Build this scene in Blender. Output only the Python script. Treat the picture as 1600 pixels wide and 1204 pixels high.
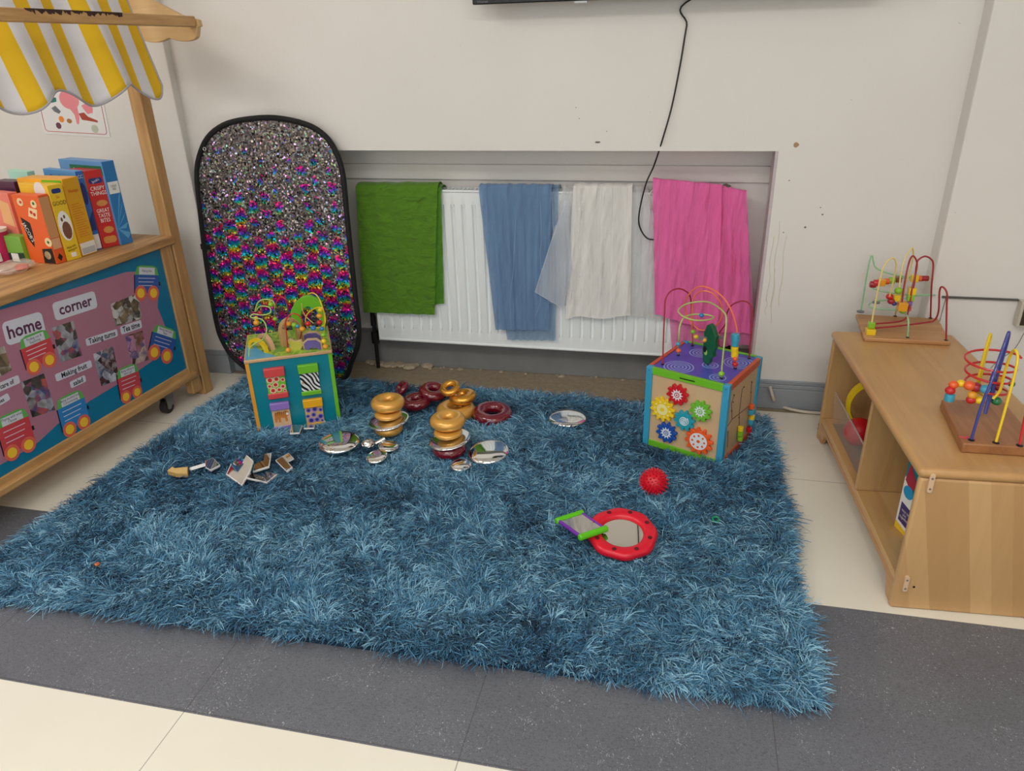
import bpy, bmesh, math, random
import numpy as np
from mathutils import Vector, Matrix
random.seed(7)
for o in list(bpy.data.objects): bpy.data.objects.remove(o, do_unlink=True)
S = bpy.context.scene
COL = S.collection
PI = math.pi
V = Vector
# ---------------------------------------------------------------- camera
FPX, PITCH, YAW, ROLL = 1161.2, .4340, .2302, -.0292
Cc = V((0, 0, 1.30))
_Rz = Matrix.Rotation(YAW, 3, 'Z')
_x = V((1, 0, 0)); _u = V((0, math.sin(PITCH), math.cos(PITCH)))
AX = _Rz @ (math.cos(ROLL) * _x + math.sin(ROLL) * _u)
AU = _Rz @ (-math.sin(ROLL) * _x + math.cos(ROLL) * _u)
AF = _Rz @ V((0, math.cos(PITCH), -math.sin(PITCH)))
cam = bpy.data.cameras.new('camera'); co = bpy.data.objects.new('camera', cam); COL.objects.link(co)
cam.sensor_width = 36; cam.sensor_fit = 'HORIZONTAL'; cam.lens = FPX / 1600 * 36; cam.clip_start = .05
m = Matrix((( AX.x, AU.x, -AF.x, Cc.x), (AX.y, AU.y, -AF.y, Cc.y), (AX.z, AU.z, -AF.z, Cc.z), (0, 0, 0, 1)))
co.matrix_world = m
S.camera = co
# ---------------------------------------------------------------- light
S.view_settings.view_transform = 'Standard'; S.view_settings.look = 'None'
S.view_settings.exposure = 0.0; S.view_settings.gamma = 1
S.view_settings.use_curve_mapping = False
w = bpy.data.worlds.new('world'); S.world = w; w.use_nodes = True
w.node_tree.nodes['Background'].inputs[0].default_value = (.86, .93, 1, 1)
w.node_tree.nodes['Background'].inputs[1].default_value = 2.5
def area(name, loc, sx, sy, power, rot=(0, 0, 0), col=(1, .96, .9)):
    l = bpy.data.lights.new(name, 'AREA'); l.shape = 'RECTANGLE'; l.size = sx; l.size_y = sy; l.energy = power; l.color = col
    o = bpy.data.objects.new(name, l); COL.objects.link(o); o.location = loc; o.rotation_euler = rot
    return o
LAMPS = [(-.95, -.15), (.75, -.15), (-2.45, .75), (0, -1.7)]
for lx, ly in LAMPS[:2]: area('ceiling_lamp', (lx, ly, 2.655), 1.15, .55, 20, col=(1, .97, .92))
for lx, ly, pw in ((*LAMPS[2], 24), (*LAMPS[3], 13)): area('ceiling_lamp', (lx, ly, 2.655), 1.15, .55, pw, col=(1, .97, .92))

# ---------------------------------------------------------------- pixel -> place helpers (place a thing on a known plane)
def ray(px, py): return AF + AX * ((px - 800) / FPX) - AU * ((py - 602) / FPX)
def onz(px, py, z=0.):
    d = ray(px, py); return Cc + d * ((z - Cc.z) / d.z)
def ony(px, py, Y):
    d = ray(px, py); return Cc + d * ((Y - Cc.y) / d.y)
def onpl(px, py, P, n):
    d = ray(px, py); return Cc + d * ((P - Cc).dot(n) / d.dot(n))
def depth(p): return (p - Cc).dot(AF)
def zat(P, px, py):
    d = ray(px, py); n = V((d.x, d.y)); t = n.dot(V((P[0], P[1]))) / n.dot(n); return (Cc + d * t).z
# ---------------------------------------------------------------- materials
def lin(c):
    r = []
    for v in c[:3]:
        v = v / 255.
        r.append(v / 12.92 if v <= .04045 else ((v + .055) / 1.055) ** 2.4)
    return (*r, 1)
MATS = {}
def mat(name, rgb, rough=.5, metal=0., spec=.5, coat=0., bump=0., bscale=60, var=0., vscale=20, alpha=1., trans=0.):
    if name in MATS: return MATS[name]
    m = bpy.data.materials.new(name); m.use_nodes = True; nt = m.node_tree; b = nt.nodes['Principled BSDF']
    c = lin(rgb); b.inputs['Base Color'].default_value = c; b.inputs['Roughness'].default_value = rough
    b.inputs['Metallic'].default_value = metal; b.inputs['Specular IOR Level'].default_value = spec
    b.inputs['Coat Weight'].default_value = coat; b.inputs['Alpha'].default_value = alpha
    b.inputs['Transmission Weight'].default_value = trans
    tc = None
    if var or bump:
        tc = nt.nodes.new('ShaderNodeTexCoord')
    if var:
        n = nt.nodes.new('ShaderNodeTexNoise'); n.inputs['Scale'].default_value = vscale; n.inputs['Detail'].default_value = 5
        nt.links.new(tc.outputs['Object'], n.inputs['Vector'])
        mx = nt.nodes.new('ShaderNodeMix'); mx.data_type = 'RGBA'
        mx.inputs[6].default_value = tuple(max(0, v * (1 - var)) for v in c[:3]) + (1,)
        mx.inputs[7].default_value = tuple(min(1, v * (1 + var)) for v in c[:3]) + (1,)
        nt.links.new(n.outputs['Fac'], mx.inputs[0]); nt.links.new(mx.outputs[2], b.inputs['Base Color'])
    if bump:
        n = nt.nodes.new('ShaderNodeTexNoise'); n.inputs['Scale'].default_value = bscale; n.inputs['Detail'].default_value = 4
        nt.links.new(tc.outputs['Object'], n.inputs['Vector'])
        bp = nt.nodes.new('ShaderNodeBump'); bp.inputs['Strength'].default_value = bump; bp.inputs['Distance'].default_value = .002
        nt.links.new(n.outputs['Fac'], bp.inputs['Height']); nt.links.new(bp.outputs['Normal'], b.inputs['Normal'])
    MATS[name] = m; return m
class NT:
    """small node-graph helper"""
    def __init__(s, name):
        s.m = bpy.data.materials.new(name); s.m.use_nodes = True; s.t = s.m.node_tree; s.b = s.t.nodes['Principled BSDF']; MATS[name] = s.m
        s.tc = s.n('TexCoord')
    def n(s, k, **kw):
        x = s.t.nodes.new('ShaderNode' + k)
        for a, v in kw.items():
            setattr(x, a, v)
        return x
    def l(s, a, b): s.t.links.new(a, b)
    def put(s, sock, v):
        if isinstance(v, bpy.types.NodeSocket): s.l(v, sock)
        else: sock.default_value = v
    def math(s, op, a, b=0., c=None):
        x = s.n('Math', operation=op); s.put(x.inputs[0], a); s.put(x.inputs[1], b)
        if c is not None: s.put(x.inputs[2], c)
        return x.outputs[0]
    def mix(s, f, a, b):
        x = s.n('Mix', data_type='RGBA'); s.put(x.inputs[0], f); s.put(x.inputs[6], a); s.put(x.inputs[7], b); return x.outputs[2]
    def mapping(s, scale=(1, 1, 1), rot=(0, 0, 0), loc=(0, 0, 0), src='Object'):
        x = s.n('Mapping'); x.inputs['Scale'].default_value = scale; x.inputs['Rotation'].default_value = rot; x.inputs['Location'].default_value = loc
        s.l(s.tc.outputs[src], x.inputs[0]); return x.outputs[0]
    def noise(s, vec, scale, detail=4, rough=.5, dist=0):
        x = s.n('TexNoise'); s.l(vec, x.inputs['Vector']); x.inputs['Scale'].default_value = scale; x.inputs['Detail'].default_value = detail
        x.inputs['Roughness'].default_value = rough; x.inputs['Distortion'].default_value = dist; return x.outputs['Fac']
    def ramp(s, f, stops, interp='LINEAR'):
        x = s.n('ValToRGB'); x.color_ramp.interpolation = interp; e = x.color_ramp.elements
        while len(e) < len(stops): e.new(.5)
        for q, (p, c) in zip(e, stops): q.position = p; q.color = c
        s.l(f, x.inputs[0]); return x.outputs[0]
    def col(s, c): s.put(s.b.inputs['Base Color'], c)
    def bump(s, h, st=.5, d=.002):
        x = s.n('Bump'); x.inputs['Strength'].default_value = st; x.inputs['Distance'].default_value = d; s.l(h, x.inputs['Height'])
        s.l(x.outputs[0], s.b.inputs['Normal'])
G = lambda v: (v, v, v, 1)
def wood(name, c1, c2, axis='x', rough=.45, scale=1., rings=1.):
    if name in MATS: return MATS[name]
    t = NT(name); sc = {'x': (1.2, 14, 14), 'y': (14, 1.2, 14), 'z': (14, 14, 1.2)}[axis]
    v = t.mapping(tuple(a * scale for a in sc)); f = t.noise(v, 3.0, 6, .6, .6)
    f2 = t.noise(t.mapping((1, 1, 1)), 5, 3)
    c = t.ramp(f, [(.3, lin(c2)), (.62, lin(c1))])
    c = t.mix(t.math('MULTIPLY', f2, .35), c, lin([a * .82 for a in c2]))
    t.col(c); t.b.inputs['Roughness'].default_value = rough; t.bump(f, .12, .001)
    return t.m
def wall_mat():
    t = NT('wall_paint'); v = t.mapping()
    f = t.noise(v, 2.2, 5); c = t.mix(f, lin((222, 217, 212)), lin((232, 228, 223)))
    s = t.noise(v, 75, 2, .5); k = t.math('GREATER_THAN', s, .80); c = t.mix(t.math('MULTIPLY', k, .35), c, lin((150, 130, 110)))
    t.col(c); t.b.inputs['Roughness'].default_value = .55
    t.bump(t.noise(v, 35, 4), .25, .003); return t.m
WALL = wall_mat()
SKIRT = mat('skirting_grey', (150, 156, 162), .4, bump=.1, var=.08)
SKIRT_OLD = mat('skirting_worn_grey', (128, 128, 128), .5, bump=.3, bscale=25, var=.22, vscale=9)
WHITE = mat('white_enamel', (236, 240, 240), .35)
DARK = mat('black_plastic', (18, 18, 19), .35)
BLACK = mat('black_matte', (14, 14, 14), .8)
CHROME = mat('mirror_chrome', (235, 235, 235), .04, 1.)
STEEL = mat('brushed_steel', (150, 150, 150), .35, 1.)
def floor_mat():
    t = NT('floor_tiles'); v = t.tc.outputs['Object']
    sx = t.n('SeparateXYZ'); t.l(v, sx.inputs[0]); X, Y = sx.outputs[0], sx.outputs[1]
    # grey strip mask: .975 < y < 1.580
    inn = t.math('MULTIPLY', t.math('GREATER_THAN', Y, .975), t.math('LESS_THAN', Y, 1.580))
    # seams
    def seam(c, off, per, wd):
        a = t.math('PINGPONG', t.math('ADD', c, off), per / 2.); return t.math('LESS_THAN', a, wd)
    sX = seam(X, .980 + .6185 * 20, .6185, .0011)
    sY = seam(Y, -1.580 + .6 * 20, .6, .0011)
    sm = t.math('MAXIMUM', sX, sY)
    fl = t.noise(t.mapping((1, 1, 1)), 3., 4); cream = t.mix(fl, lin((228, 222, 206)), lin((238, 233, 220)))
    bl = t.noise(v, 30, 5, .6); cream = t.mix(t.math('MULTIPLY', t.math('GREATER_THAN', bl, .74), .25), cream, lin((190, 165, 120)))
    # terrazzo flecks
    g = t.mix(t.noise(v, 4, 5), lin((92, 95, 103)), lin((117, 119, 127)))
    d = t.noise(t.mapping((1, 1.6, 1), (0, 0, .5)), 170, 2, .5, 1.5)
    g = t.mix(t.math('MULTIPLY', t.math('GREATER_THAN', d, .57), .55), g, lin((70, 70, 74)))
    d2 = t.noise(t.mapping((1.5, 1, 1), (0, 0, .9)), 85, 3, .6, 3.0)
    clump = t.noise(v, 7, 3)
    th = t.math('SUBTRACT', .80, t.math('MULTIPLY', clump, .27))
    g = t.mix(t.math('MULTIPLY', t.math('GREATER_THAN', d2, th), .65), g, lin((205, 208, 212)))
    c = t.mix(inn, cream, g); c = t.mix(t.math('MULTIPLY', sm, .55), c, lin((60, 55, 48)))
    # bare worn screed in the alcove
    al = t.math('GREATER_THAN', Y, 2.66)
    c = t.mix(al, c, t.mix(t.noise(v, 40, 6, .7), lin((120, 105, 85)), lin((176, 160, 135))))
    t.col(c); t.b.inputs['Roughness'].default_value = .32
    r = t.math('MULTIPLY_ADD', inn, .12, .26); t.l(r, t.b.inputs['Roughness'])
    t.bump(t.noise(v, 60, 3), .06, .001); return t.m
# ---------------------------------------------------------------- mesh builder
class MB:
    def __init__(s): s.v = []; s.f = []; s.mi = []; s.cur = 0
    def add(s, vs, fs, M=None):
        k = len(s.v)
        s.v += [tuple(M @ V(p)) if M else tuple(p) for p in vs]
        s.f += [tuple(i + k for i in f) for f in fs]; s.mi += [s.cur] * len(fs); return s
    def slot(s, i): s.cur = i; return s
    def box(s, a, b, M=None):
        (x0, y0, z0), (x1, y1, z1) = a, b
        vs = [(x0, y0, z0), (x1, y0, z0), (x1, y1, z0), (x0, y1, z0), (x0, y0, z1), (x1, y0, z1), (x1, y1, z1), (x0, y1, z1)]
        return s.add(vs, [(0, 3, 2, 1), (4, 5, 6, 7), (0, 1, 5, 4), (1, 2, 6, 5), (2, 3, 7, 6), (3, 0, 4, 7)], M)
    def cbox(s, c, size, M=None):
        return s.box([c[i] - size[i] / 2 for i in range(3)], [c[i] + size[i] / 2 for i in range(3)], M)
    def cyl(s, p0, p1, r0, r1=None, n=20, cap=True):
        return s.tube([p0, p1], r0, n, r1=r1, cap=cap)
    def tube(s, pts, r, n=10, r1=None, cap=True, closed=False):
        pts = [V(p) for p in pts]; k = len(pts); rings = []; up = None
        for i, p in enumerate(pts):
            if closed: t = pts[(i + 1) % k] - pts[i - 1]
            else: t = pts[min(i + 1, k - 1)] - pts[max(i - 1, 0)]
            t.normalize()
            if up is None: up = V((0, 0, 1)) if abs(t.z) < .9 else V((1, 0, 0))
            a = t.cross(up); a.normalize(); up = a.cross(t); up.normalize()
            rr = r if r1 is None else r + (r1 - r) * i / (k - 1)
            rings.append([p + a * (rr * math.cos(2 * PI * j / n)) + up * (rr * math.sin(2 * PI * j / n)) for j in range(n)])
        vs = [q for ring in rings for q in ring]; fs = []
        for i in range(k if closed else k - 1):
            for j in range(n):
                a, b = i * n + j, i * n + (j + 1) % n; c, d = ((i + 1) % k) * n + (j + 1) % n, ((i + 1) % k) * n + j
                fs.append((a, d, c, b))
        if cap and not closed: fs.append(tuple(range(n))); fs.append(tuple(reversed(range((k - 1) * n, k * n))))
        return s.add(vs, fs)
    def lathe(s, prof, M=None, n=32):
        vs = []; fs = []; k = len(prof)
        for i, (r, z) in enumerate(prof):
            for j in range(n): vs.append((r * math.cos(2 * PI * j / n), r * math.sin(2 * PI * j / n), z))
        for i in range(k - 1):
            for j in range(n):
                fs.append((i * n + j, i * n + (j + 1) % n, (i + 1) * n + (j + 1) % n, (i + 1) * n + j))
        loop = prof[0] == prof[-1]
        if prof[0][0] > 1e-5 and not loop: fs.append(tuple(reversed(range(n))))
        if prof[-1][0] > 1e-5 and not loop: fs.append(tuple(range((k - 1) * n, k * n)))
        return s.add(vs, fs, M)
    def ellip(s, rx, rz, M=None, n=24, k=14, ry=None):
        ry = ry or rx
        pr = [(math.sin(PI * i / k), -math.cos(PI * i / k)) for i in range(k + 1)]; pr[0] = (1e-4, -1); pr[-1] = (1e-4, 1)
        D = Matrix.Diagonal((rx, ry, rz, 1)); return s.lathe(pr, (M or Matrix()) @ D, n)
    def torus(s, R, r, M=None, n=40, k=18, flat=1.):
        vs = []; fs = []
        for i in range(n):
            for j in range(k):
                a, b = 2 * PI * i / n, 2 * PI * j / k
                vs.append(((R + r * math.cos(b)) * math.cos(a), (R + r * math.cos(b)) * math.sin(a), r * flat * math.sin(b)))
        for i in range(n):
            for j in range(k):
                fs.append((i * k + j, ((i + 1) % n) * k + j, ((i + 1) % n) * k + (j + 1) % k, i * k + (j + 1) % k))
        return s.add(vs, fs, M)
    def prism(s, out, z0, z1, M=None):
        n = len(out); ar = sum(out[i][0] * out[(i + 1) % n][1] - out[(i + 1) % n][0] * out[i][1] for i in range(n))
        if ar < 0: out = out[::-1]
        vs = [(x, y, z0) for x, y in out] + [(x, y, z1) for x, y in out]
        fs = [tuple(reversed(range(n))), tuple(range(n, 2 * n))] + [(i, (i + 1) % n, n + (i + 1) % n, n + i) for i in range(n)]
        return s.add(vs, fs, M)
    def text(s, body, size, M, align='CENTER', depth_=.0, squash=1., bold=0.):
        c = bpy.data.curves.new('t', 'FONT'); c.body = body; c.size = size; c.align_x = align; c.align_y = 'CENTER'; c.resolution_u = 2
        c.extrude = depth_; c.space_line = .9; c.offset = bold * size
        o = bpy.data.objects.new('t', c); COL.objects.link(o); bpy.context.view_layer.update()
        me = o.to_mesh(); Q = M @ Matrix.Diagonal((squash, 1, 1, 1))
        s.add([v.co[:] for v in me.vertices], [tuple(p.vertices) for p in me.polygons], Q)
        o.to_mesh_clear(); bpy.data.objects.remove(o); bpy.data.curves.remove(c); return s
    def build(s, name, mats, parent=None, world=False, smooth=35, bevel=0., seg=2):
        me = bpy.data.meshes.new(name); vs = s.v
        if world and parent is not None and parent.name in FR:
            Mi = FR[parent.name].inverted(); vs = [tuple(Mi @ V(p)) for p in vs]
        me.from_pydata(vs, [], s.f)
        if not isinstance(mats, (list, tuple)): mats = [mats]
        for m in mats: me.materials.append(m)
        me.polygons.foreach_set('material_index', s.mi)
        me.validate(); me.update()
        if smooth:
            me.polygons.foreach_set('use_smooth', [True] * len(me.polygons)); me.set_sharp_from_angle(angle=math.radians(smooth))
        o = bpy.data.objects.new(name, me); COL.objects.link(o)
        if parent is not None: o.parent = parent
        if parent is not None and parent.name in FR: FR[o.name] = FR[parent.name]
        if bevel:
            b = o.modifiers.new('bevel', 'BEVEL'); b.width = bevel; b.segments = seg; b.limit_method = 'ANGLE'
        return o
FR = {}
def thing(name, label, cat, loc=(0, 0, 0), rz=0, group=None, M=None):
    o = bpy.data.objects.new(name, None); COL.objects.link(o); o.empty_display_size = .05
    M = M or (Matrix.Translation(V(loc)) @ Matrix.Rotation(rz, 4, 'Z'))
    o.matrix_world = M; FR[o.name] = M
    o['label'] = label; o['category'] = cat
    if group: o['group'] = group
    return o
def tag(o, label, cat, group=None):
    o['label'] = label; o['category'] = cat
    if group: o['group'] = group
    return o
def struct(o): o['kind'] = 'structure'; return o
T = Matrix.Translation
def RX(a): return Matrix.Rotation(a, 4, 'X')
def RY(a): return Matrix.Rotation(a, 4, 'Y')
def RZ(a): return Matrix.Rotation(a, 4, 'Z')
def face_M(P, xdir, ydir):
    """matrix whose local x,y run along the given world directions, z out of the face"""
    x = V(xdir).normalized(); y = V(ydir).normalized(); z = x.cross(y).normalized(); P = V(P)
    return Matrix(((x.x, y.x, z.x, P.x), (x.y, y.y, z.y, P.y), (x.z, y.z, z.z, P.z), (0, 0, 0, 1)))
def smooth_path(pts, n=8, closed=False):
    P = [V(p) for p in pts]; out = []; k = len(P)
    rng = range(k) if closed else range(k - 1)
    for i in rng:
        if closed: a, b, c, d = P[i - 1], P[i], P[(i + 1) % k], P[(i + 2) % k]
        else: a, b, c, d = P[max(i - 1, 0)], P[i], P[i + 1], P[min(i + 2, k - 1)]
        for j in range(n):
            t = j / n
            out.append(.5 * ((2 * b) + (c - a) * t + (2 * a - 5 * b + 4 * c - d) * t * t + (3 * b - a - 3 * c + d) * t ** 3))
    if not closed: out.append(P[-1])
    return out
def rrect(w, h, r, n=6, cx=0, cy=0):
    o = []
    for sx, sy, a0 in ((1, 1, 0), (-1, 1, 90), (-1, -1, 180), (1, -1, 270)):
        for i in range(n + 1):
            a = math.radians(a0 + 90 * i / n); o.append((cx + sx * (w / 2 - r) + r * math.cos(a), cy + sy * (h / 2 - r) + r * math.sin(a)))
    return o
def circ(r, n=24, cx=0, cy=0, ry=None): return [(cx + r * math.cos(2 * PI * i / n), cy + (ry or r) * math.sin(2 * PI * i / n)) for i in range(n)]
FOOT = []   # footprints on the rug (x, y, radius): the pile is pressed flat there
ZR = .030   # height of pressed rug pile

# ================================================================= ROOM
XL, XR, YF, YBK, ZC = -3.3, 2.6, 2.70, 2.886, 2.70
AL, AR, AZ = -1.42, .302, .943        # alcove left, right, top
struct(MB().box((XL - .1, -2.9, -.05), (XR + .1, 3.0, 0)).build('floor', floor_mat()))
struct(MB().box((XL - .1, -2.9, ZC), (XR + .1, 3.0, ZC + .1)).build('ceiling', mat('ceiling_white', (235, 233, 228), .8)))
wb = MB()
wb.box((-1.906, YF, AZ), (.83, 3.0, ZC)); wb.box((-1.906, YF, 0), (AL, 3.0, AZ)); wb.box((AR, YF, 0), (.83, 3.0, AZ))
wb.box((AL, YBK, 0), (AR, 3.0, AZ))
WB = struct(wb.build('wall_back', WALL, smooth=0))
struct(MB().box((XL, 2.665, 0), (-1.906, 3.0, ZC)).build('wall_left_pier', WALL, smooth=0, bevel=.004)).name = 'wall_left'
struct(MB().box((.829, 2.622, 0), (XR, 3.0, ZC)).build('wall_right', WALL, smooth=0, bevel=.006))
struct(MB().box((XL - .1, -2.9, 0), (XL, 2.7, ZC)).build('wall_far_left', WALL, smooth=0))
struct(MB().box((XR, -2.9, 0), (XR + .1, 2.7, ZC)).build('wall_far_right', WALL, smooth=0))
wr = MB(); wr.box((XL, -2.9, 0), (XR, -2.8, .9)); wr.box((XL, -2.9, 2.35), (XR, -2.8, ZC))
for a, b in ((XL, -2.6), (-.55, -.25), (1.9, XR)): wr.box((a, -2.9, .9), (b, -2.8, 2.35))
struct(wr.build('wall_rear', WALL, smooth=0))
for i, (a, b) in enumerate(((-2.6, -.55), (-.25, 1.9))):
    f = MB()
    for q in (a, (a + b) / 2 - .02, b - .04): f.box((q, -2.87, .9), (q + .04, -2.83, 2.35))
    f.box((a, -2.87, .9), (b, -2.83, .94)); f.box((a, -2.87, 2.31), (b, -2.83, 2.35))
    struct(f.build('window_%d' % (i + 1), WHITE))
def skirting(name, x0, x1, y, h=.115, m=SKIRT, t=.014):
    s = MB(); s.box((x0, y - t, 0), (x1, y + .002, h * .72)); s.box((x0, y - t * .75, h * .72), (x1, y + .002, h * .86)); s.box((x0, y - t * .45, h * .86), (x1, y + .002, h))
    return struct(s.build(name, m, bevel=.002))
skirting('baseboard_back', AR, .829, YF)
skirting('baseboard_right', .829, XR, 2.622)
sl = MB(); sl.box((XL, 2.651, 0), (-1.892, 2.667, .085)); sl.box((XL, 2.655, .085), (-1.896, 2.667, .105))
sl.box((-1.908, 2.66, 0), (-1.892, 2.70, .085)); sl.box((-1.908, 2.66, .085), (-1.896, 2.70, .105)); sl.box((-1.892, 2.686, 0), (AL, 2.702, .105))
struct(sl.build('baseboard_left', SKIRT, bevel=.002))
struct(MB().box((AL, YBK - .016, 0), (AR, YBK + .002, .145)).box((AL, YBK - .01, .145), (AR, YBK + .002, .16)).build('baseboard_alcove', SKIRT_OLD, bevel=.002))
# picture-rail batten running along the alcove, and worn corner trim
struct(MB().box((AL, YBK - .012, .81), (AR, YBK + .001, .868)).build('trim_1', WALL, bevel=.002))
tm = MB().box((AR - .010, YF + .001, .0), (AR + .001, YF + .06, AZ))
struct(tm.build('trim_2', mat('yellowed_edge', (196, 184, 186), .6, var=.15, bump=.4)))
# crumbling screed below the alcove skirting
rub = MB(); rr = random.Random(3)
for i in range(70):
    x = rr.uniform(-1.36, .2); 
    if rr.random() < .5: x = rr.gauss(-1.2, .08)
    y = YBK - .02 - abs(rr.gauss(0, .012)); r = rr.uniform(.004, .016) * (1.4 if x < -1.05 else .6)
    rub.ellip(r * rr.uniform(.8, 1.6), r * .6, T((x, y, r * .3)) @ RZ(rr.random() * 3), n=7, k=4)
tag(rub.build('plaster_rubble', mat('crumbled_plaster', (176, 160, 138), .9, var=.3, vscale=60, bump=.6), smooth=20),
    'crumbled plaster lumps along the foot of the grey skirting under the radiator', 'rubble')['kind'] = 'stuff'
# chipped paint marks as thin broken paint on the wall
CH = mat('bare_plaster', (176, 140, 112), .9); CH2 = mat('dark_scuff', (120, 112, 104), .9)
def chip(px, py, Y, w, h, m, seed=0):
    P = ony(px, py, Y); r = random.Random(seed); D = depth(P) / FPX
    out = [(w * D * (.6 + .4 * r.random()) * math.cos(a * PI / 4), h * D * (.6 + .4 * r.random()) * math.sin(a * PI / 4)) for a in range(8)]
    o = MB().prism(out, 0, .0008, T((P.x, Y - .0002, P.z)) @ RX(PI / 2)).build('paint_chip', m, WB); return o
for i, a in enumerate([(1244, 226, YF, 5, 5, CH), (846, 265, YBK, 3, 2.5, CH), (1135, 290, YBK - .012, 8, 4, CH2), (934, 222, YF, 6, 2, CH2), (1149, 267, YBK, 1.5, 1.5, CH2),
                       (1258, 355, YF, 2, 2, CH2), (1285, 335, YF, 2, 1.5, CH2), (900, 168, YF, 1, 1, CH2), (948, 205, YF, 1, 1, CH2), (905, 185, YF, 1, 1, CH2), (1233, 282, YF, 1.5, 1, CH2), (1224, 363, YF, 1.5, 1, CH2), (1282, 324, YF, 1.5, 1, CH2)]):
    chip(*a, seed=i)
DR = mat('dried_drip_stain', (214, 204, 184), .5)
for i, (x, y0, y1) in enumerate([(1218, 345, 480), (1208, 370, 470), (1228, 368, 478), (1199, 460, 492), (1212, 420, 505)]):
    pts = []
    for k in range(9):
        yy = y0 + (y1 - y0) * k / 8; pts.append(ony(x - (yy - y0) * .1 + 1.5 * math.sin(k * 1.3 + i), yy, YF - .0004))
    MB().tube(pts, .0010, 6).build('drip_stain', DR, WB)
# ceiling light housings
for lx, ly in LAMPS:
    t = thing('ceiling_light', 'flat white square ceiling light panel out of shot above the rug', 'light', (lx, ly, 2.66), group='ceiling light panels')
    MB().box((-.6, -.3, .005), (.6, .3, .04)).build('housing', WHITE, t, bevel=.004)

# ================================================================= WALL SOCKET, TRUNKING, CABLES
P = ony(1612, 487, 2.622); t = thing('wall_socket', 'cream surface socket box on the wall at the right edge', 'socket', (P.x, 2.622, P.z))
MB().box((-.048, -.035, -.043), (.05, -.0005, .043)).build('back_box', mat('old_cream_plastic', (200, 194, 180), .4, var=.1), t, bevel=.003)
MB().box((-.040, -.038, -.036), (.042, -.035, .036)).build('face_plate', mat('brass_dirty', (70, 62, 46), .35, .6), t, bevel=.001)
MB().lathe([(.018, 0), (.018, .003), (.014, .004)], T((-.008, -.038, 0)) @ RX(PI / 2)).build('button', WHITE, t)
a, b = ony(1472, 463.5, 2.62), ony(1590, 470, 2.62)
tag(MB().box((a.x, 2.614, a.z - .003), (b.x, 2.6218, a.z + .003)).build('cable_trunking', mat('dark_grey_line', (84, 80, 76), .6)), 'thin dark cable running level along the right wall to the socket', 'cable')
def cable(name, pts, r, m, label, n=8): return tag(MB().tube(smooth_path(pts), r, n).build(name, m), label, 'cable')
cable('black_cable', [V((.45, 2.66, 1.55))] + [ony(*p, YF - .012) for p in [(1083, -3), (1073, 40), (1063, 100), (1050, 165), (1036, 215)]] + [ony(x, y, 2.745) for x, y in [(1022, 258), (1010, 285), (1001, 320), (998, 345)]] + [ony(1003, 362, 2.755), ony(1013, 373, 2.758), ony(1028, 374, 2.765)],
      .0028, DARK, 'long thin black cable hanging from the television down behind the pink scarf')
cable('white_cable', [ony(1030, 335, 2.80), ony(1018, 325, 2.775), ony(1015, 305, 2.77), ony(1022, 296, 2.78), ony(1032, 296, 2.80)], .003, mat('old_white_flex', (214, 208, 200), .5), 'short loop of white flex at the top of the radiator beside the pink scarf')
fp = [onz(x, y, .008) - V((0, .035 if x > 1200 else .02, 0)) for x, y in [(1190, 585), (1199, 603), (1208, 618), (1222, 629), (1245, 635), (1270, 638), (1300, 639)]]
cable('floor_cable', [V((fp[0].x - .005, 2.668, .10)), V((fp[1].x - .0, 2.660, .05))] + fp[2:], .0055, mat('cream_flex', (212, 200, 182), .5), 'cream flex curling along the floor beside the grey skirting')
cable('grey_wire', [ony(1478, 466, 2.615), ony(1474, 480, 2.612), ony(1468, 502, 2.6)], .0016, mat('grey_flex', (120, 118, 116), .5), 'short grey wire hanging down the right wall behind the far bead maze')
cable('twin_wire', [ony(1600, 520, 2.60), ony(1585, 545, 2.59), ony(1560, 563, 2.58), ony(1548, 575, 2.57)], .0014, MATS['grey_flex'], 'thin grey wire slanting across the right wall behind the near bead maze')

# ================================================================= TELEVISION
P = ony(738, 8, 2.60)
t = thing('television', 'black flat television on the wall, only its bottom edge in view', 'television', (P.x, 2.60, P.z), M=T((P.x, 2.60, P.z)) @ RX(math.radians(4)))
MB().box((0, 0, 0), (1.24, .045, .70)).build('casing', DARK, t, bevel=.004)
MB().box((.012, -.002, .018), (1.228, .0, .69)).build('screen', mat('screen_glass', (8, 8, 10), .1), t)
MB().text('Hisense', .011, T((.035, -.0008, .0085)) @ RX(PI / 2)).build('badge', mat('badge_grey', (120, 120, 122), .4), t)
MB().box((.33, .01, -.006), (.37, .03, .0)).build('sensor', mat('silver_plastic', (190, 190, 192), .3, .5), t)
MB().box((.45, .045, .15), (.80, .10, .5)).build('wall_bracket', DARK, t)

# ================================================================= RADIATOR
RYF = 2.79; RX0, RX1, RZ0, RZ1 = -1.232, .172, .148, .785
t = thing('radiator', 'white ribbed panel radiator in the wall recess', 'radiator', ((RX0 + RX1) / 2, RYF + .03, 0))
def rib_panel():
    W = RX1 - RX0; n = 33; cols = []; pitch = W / n
    xs = []; ys = []
    for i in range(n):
        for f, d in ((0, 0), (.30, 0), (.40, 1), (.60, 1), (.70, 0)):
            xs.append((i + f) * pitch); ys.append(d)
    xs.append(W); ys.append(0)
    rows = [(0., 0.), (.012, 1e-6), (.055, 0.), (.072, 1.), (.565, 1.), (.582, 0.), (.625, 0), (.637, 0)]
    H = RZ1 - RZ0; vs = []; fs = []
    for z, k in rows:
        for x, d in zip(xs, ys): vs.append((RX0 + x, RYF + (.009 * d * k), RZ0 + z * H / .637))
    C = len(xs)
    for r in range(len(rows) - 1):
        for c in range(C - 1): fs.append((r * C + c, r * C + c + 1, (r + 1) * C + c + 1, (r + 1) * C + c))
    return vs, fs
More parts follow.
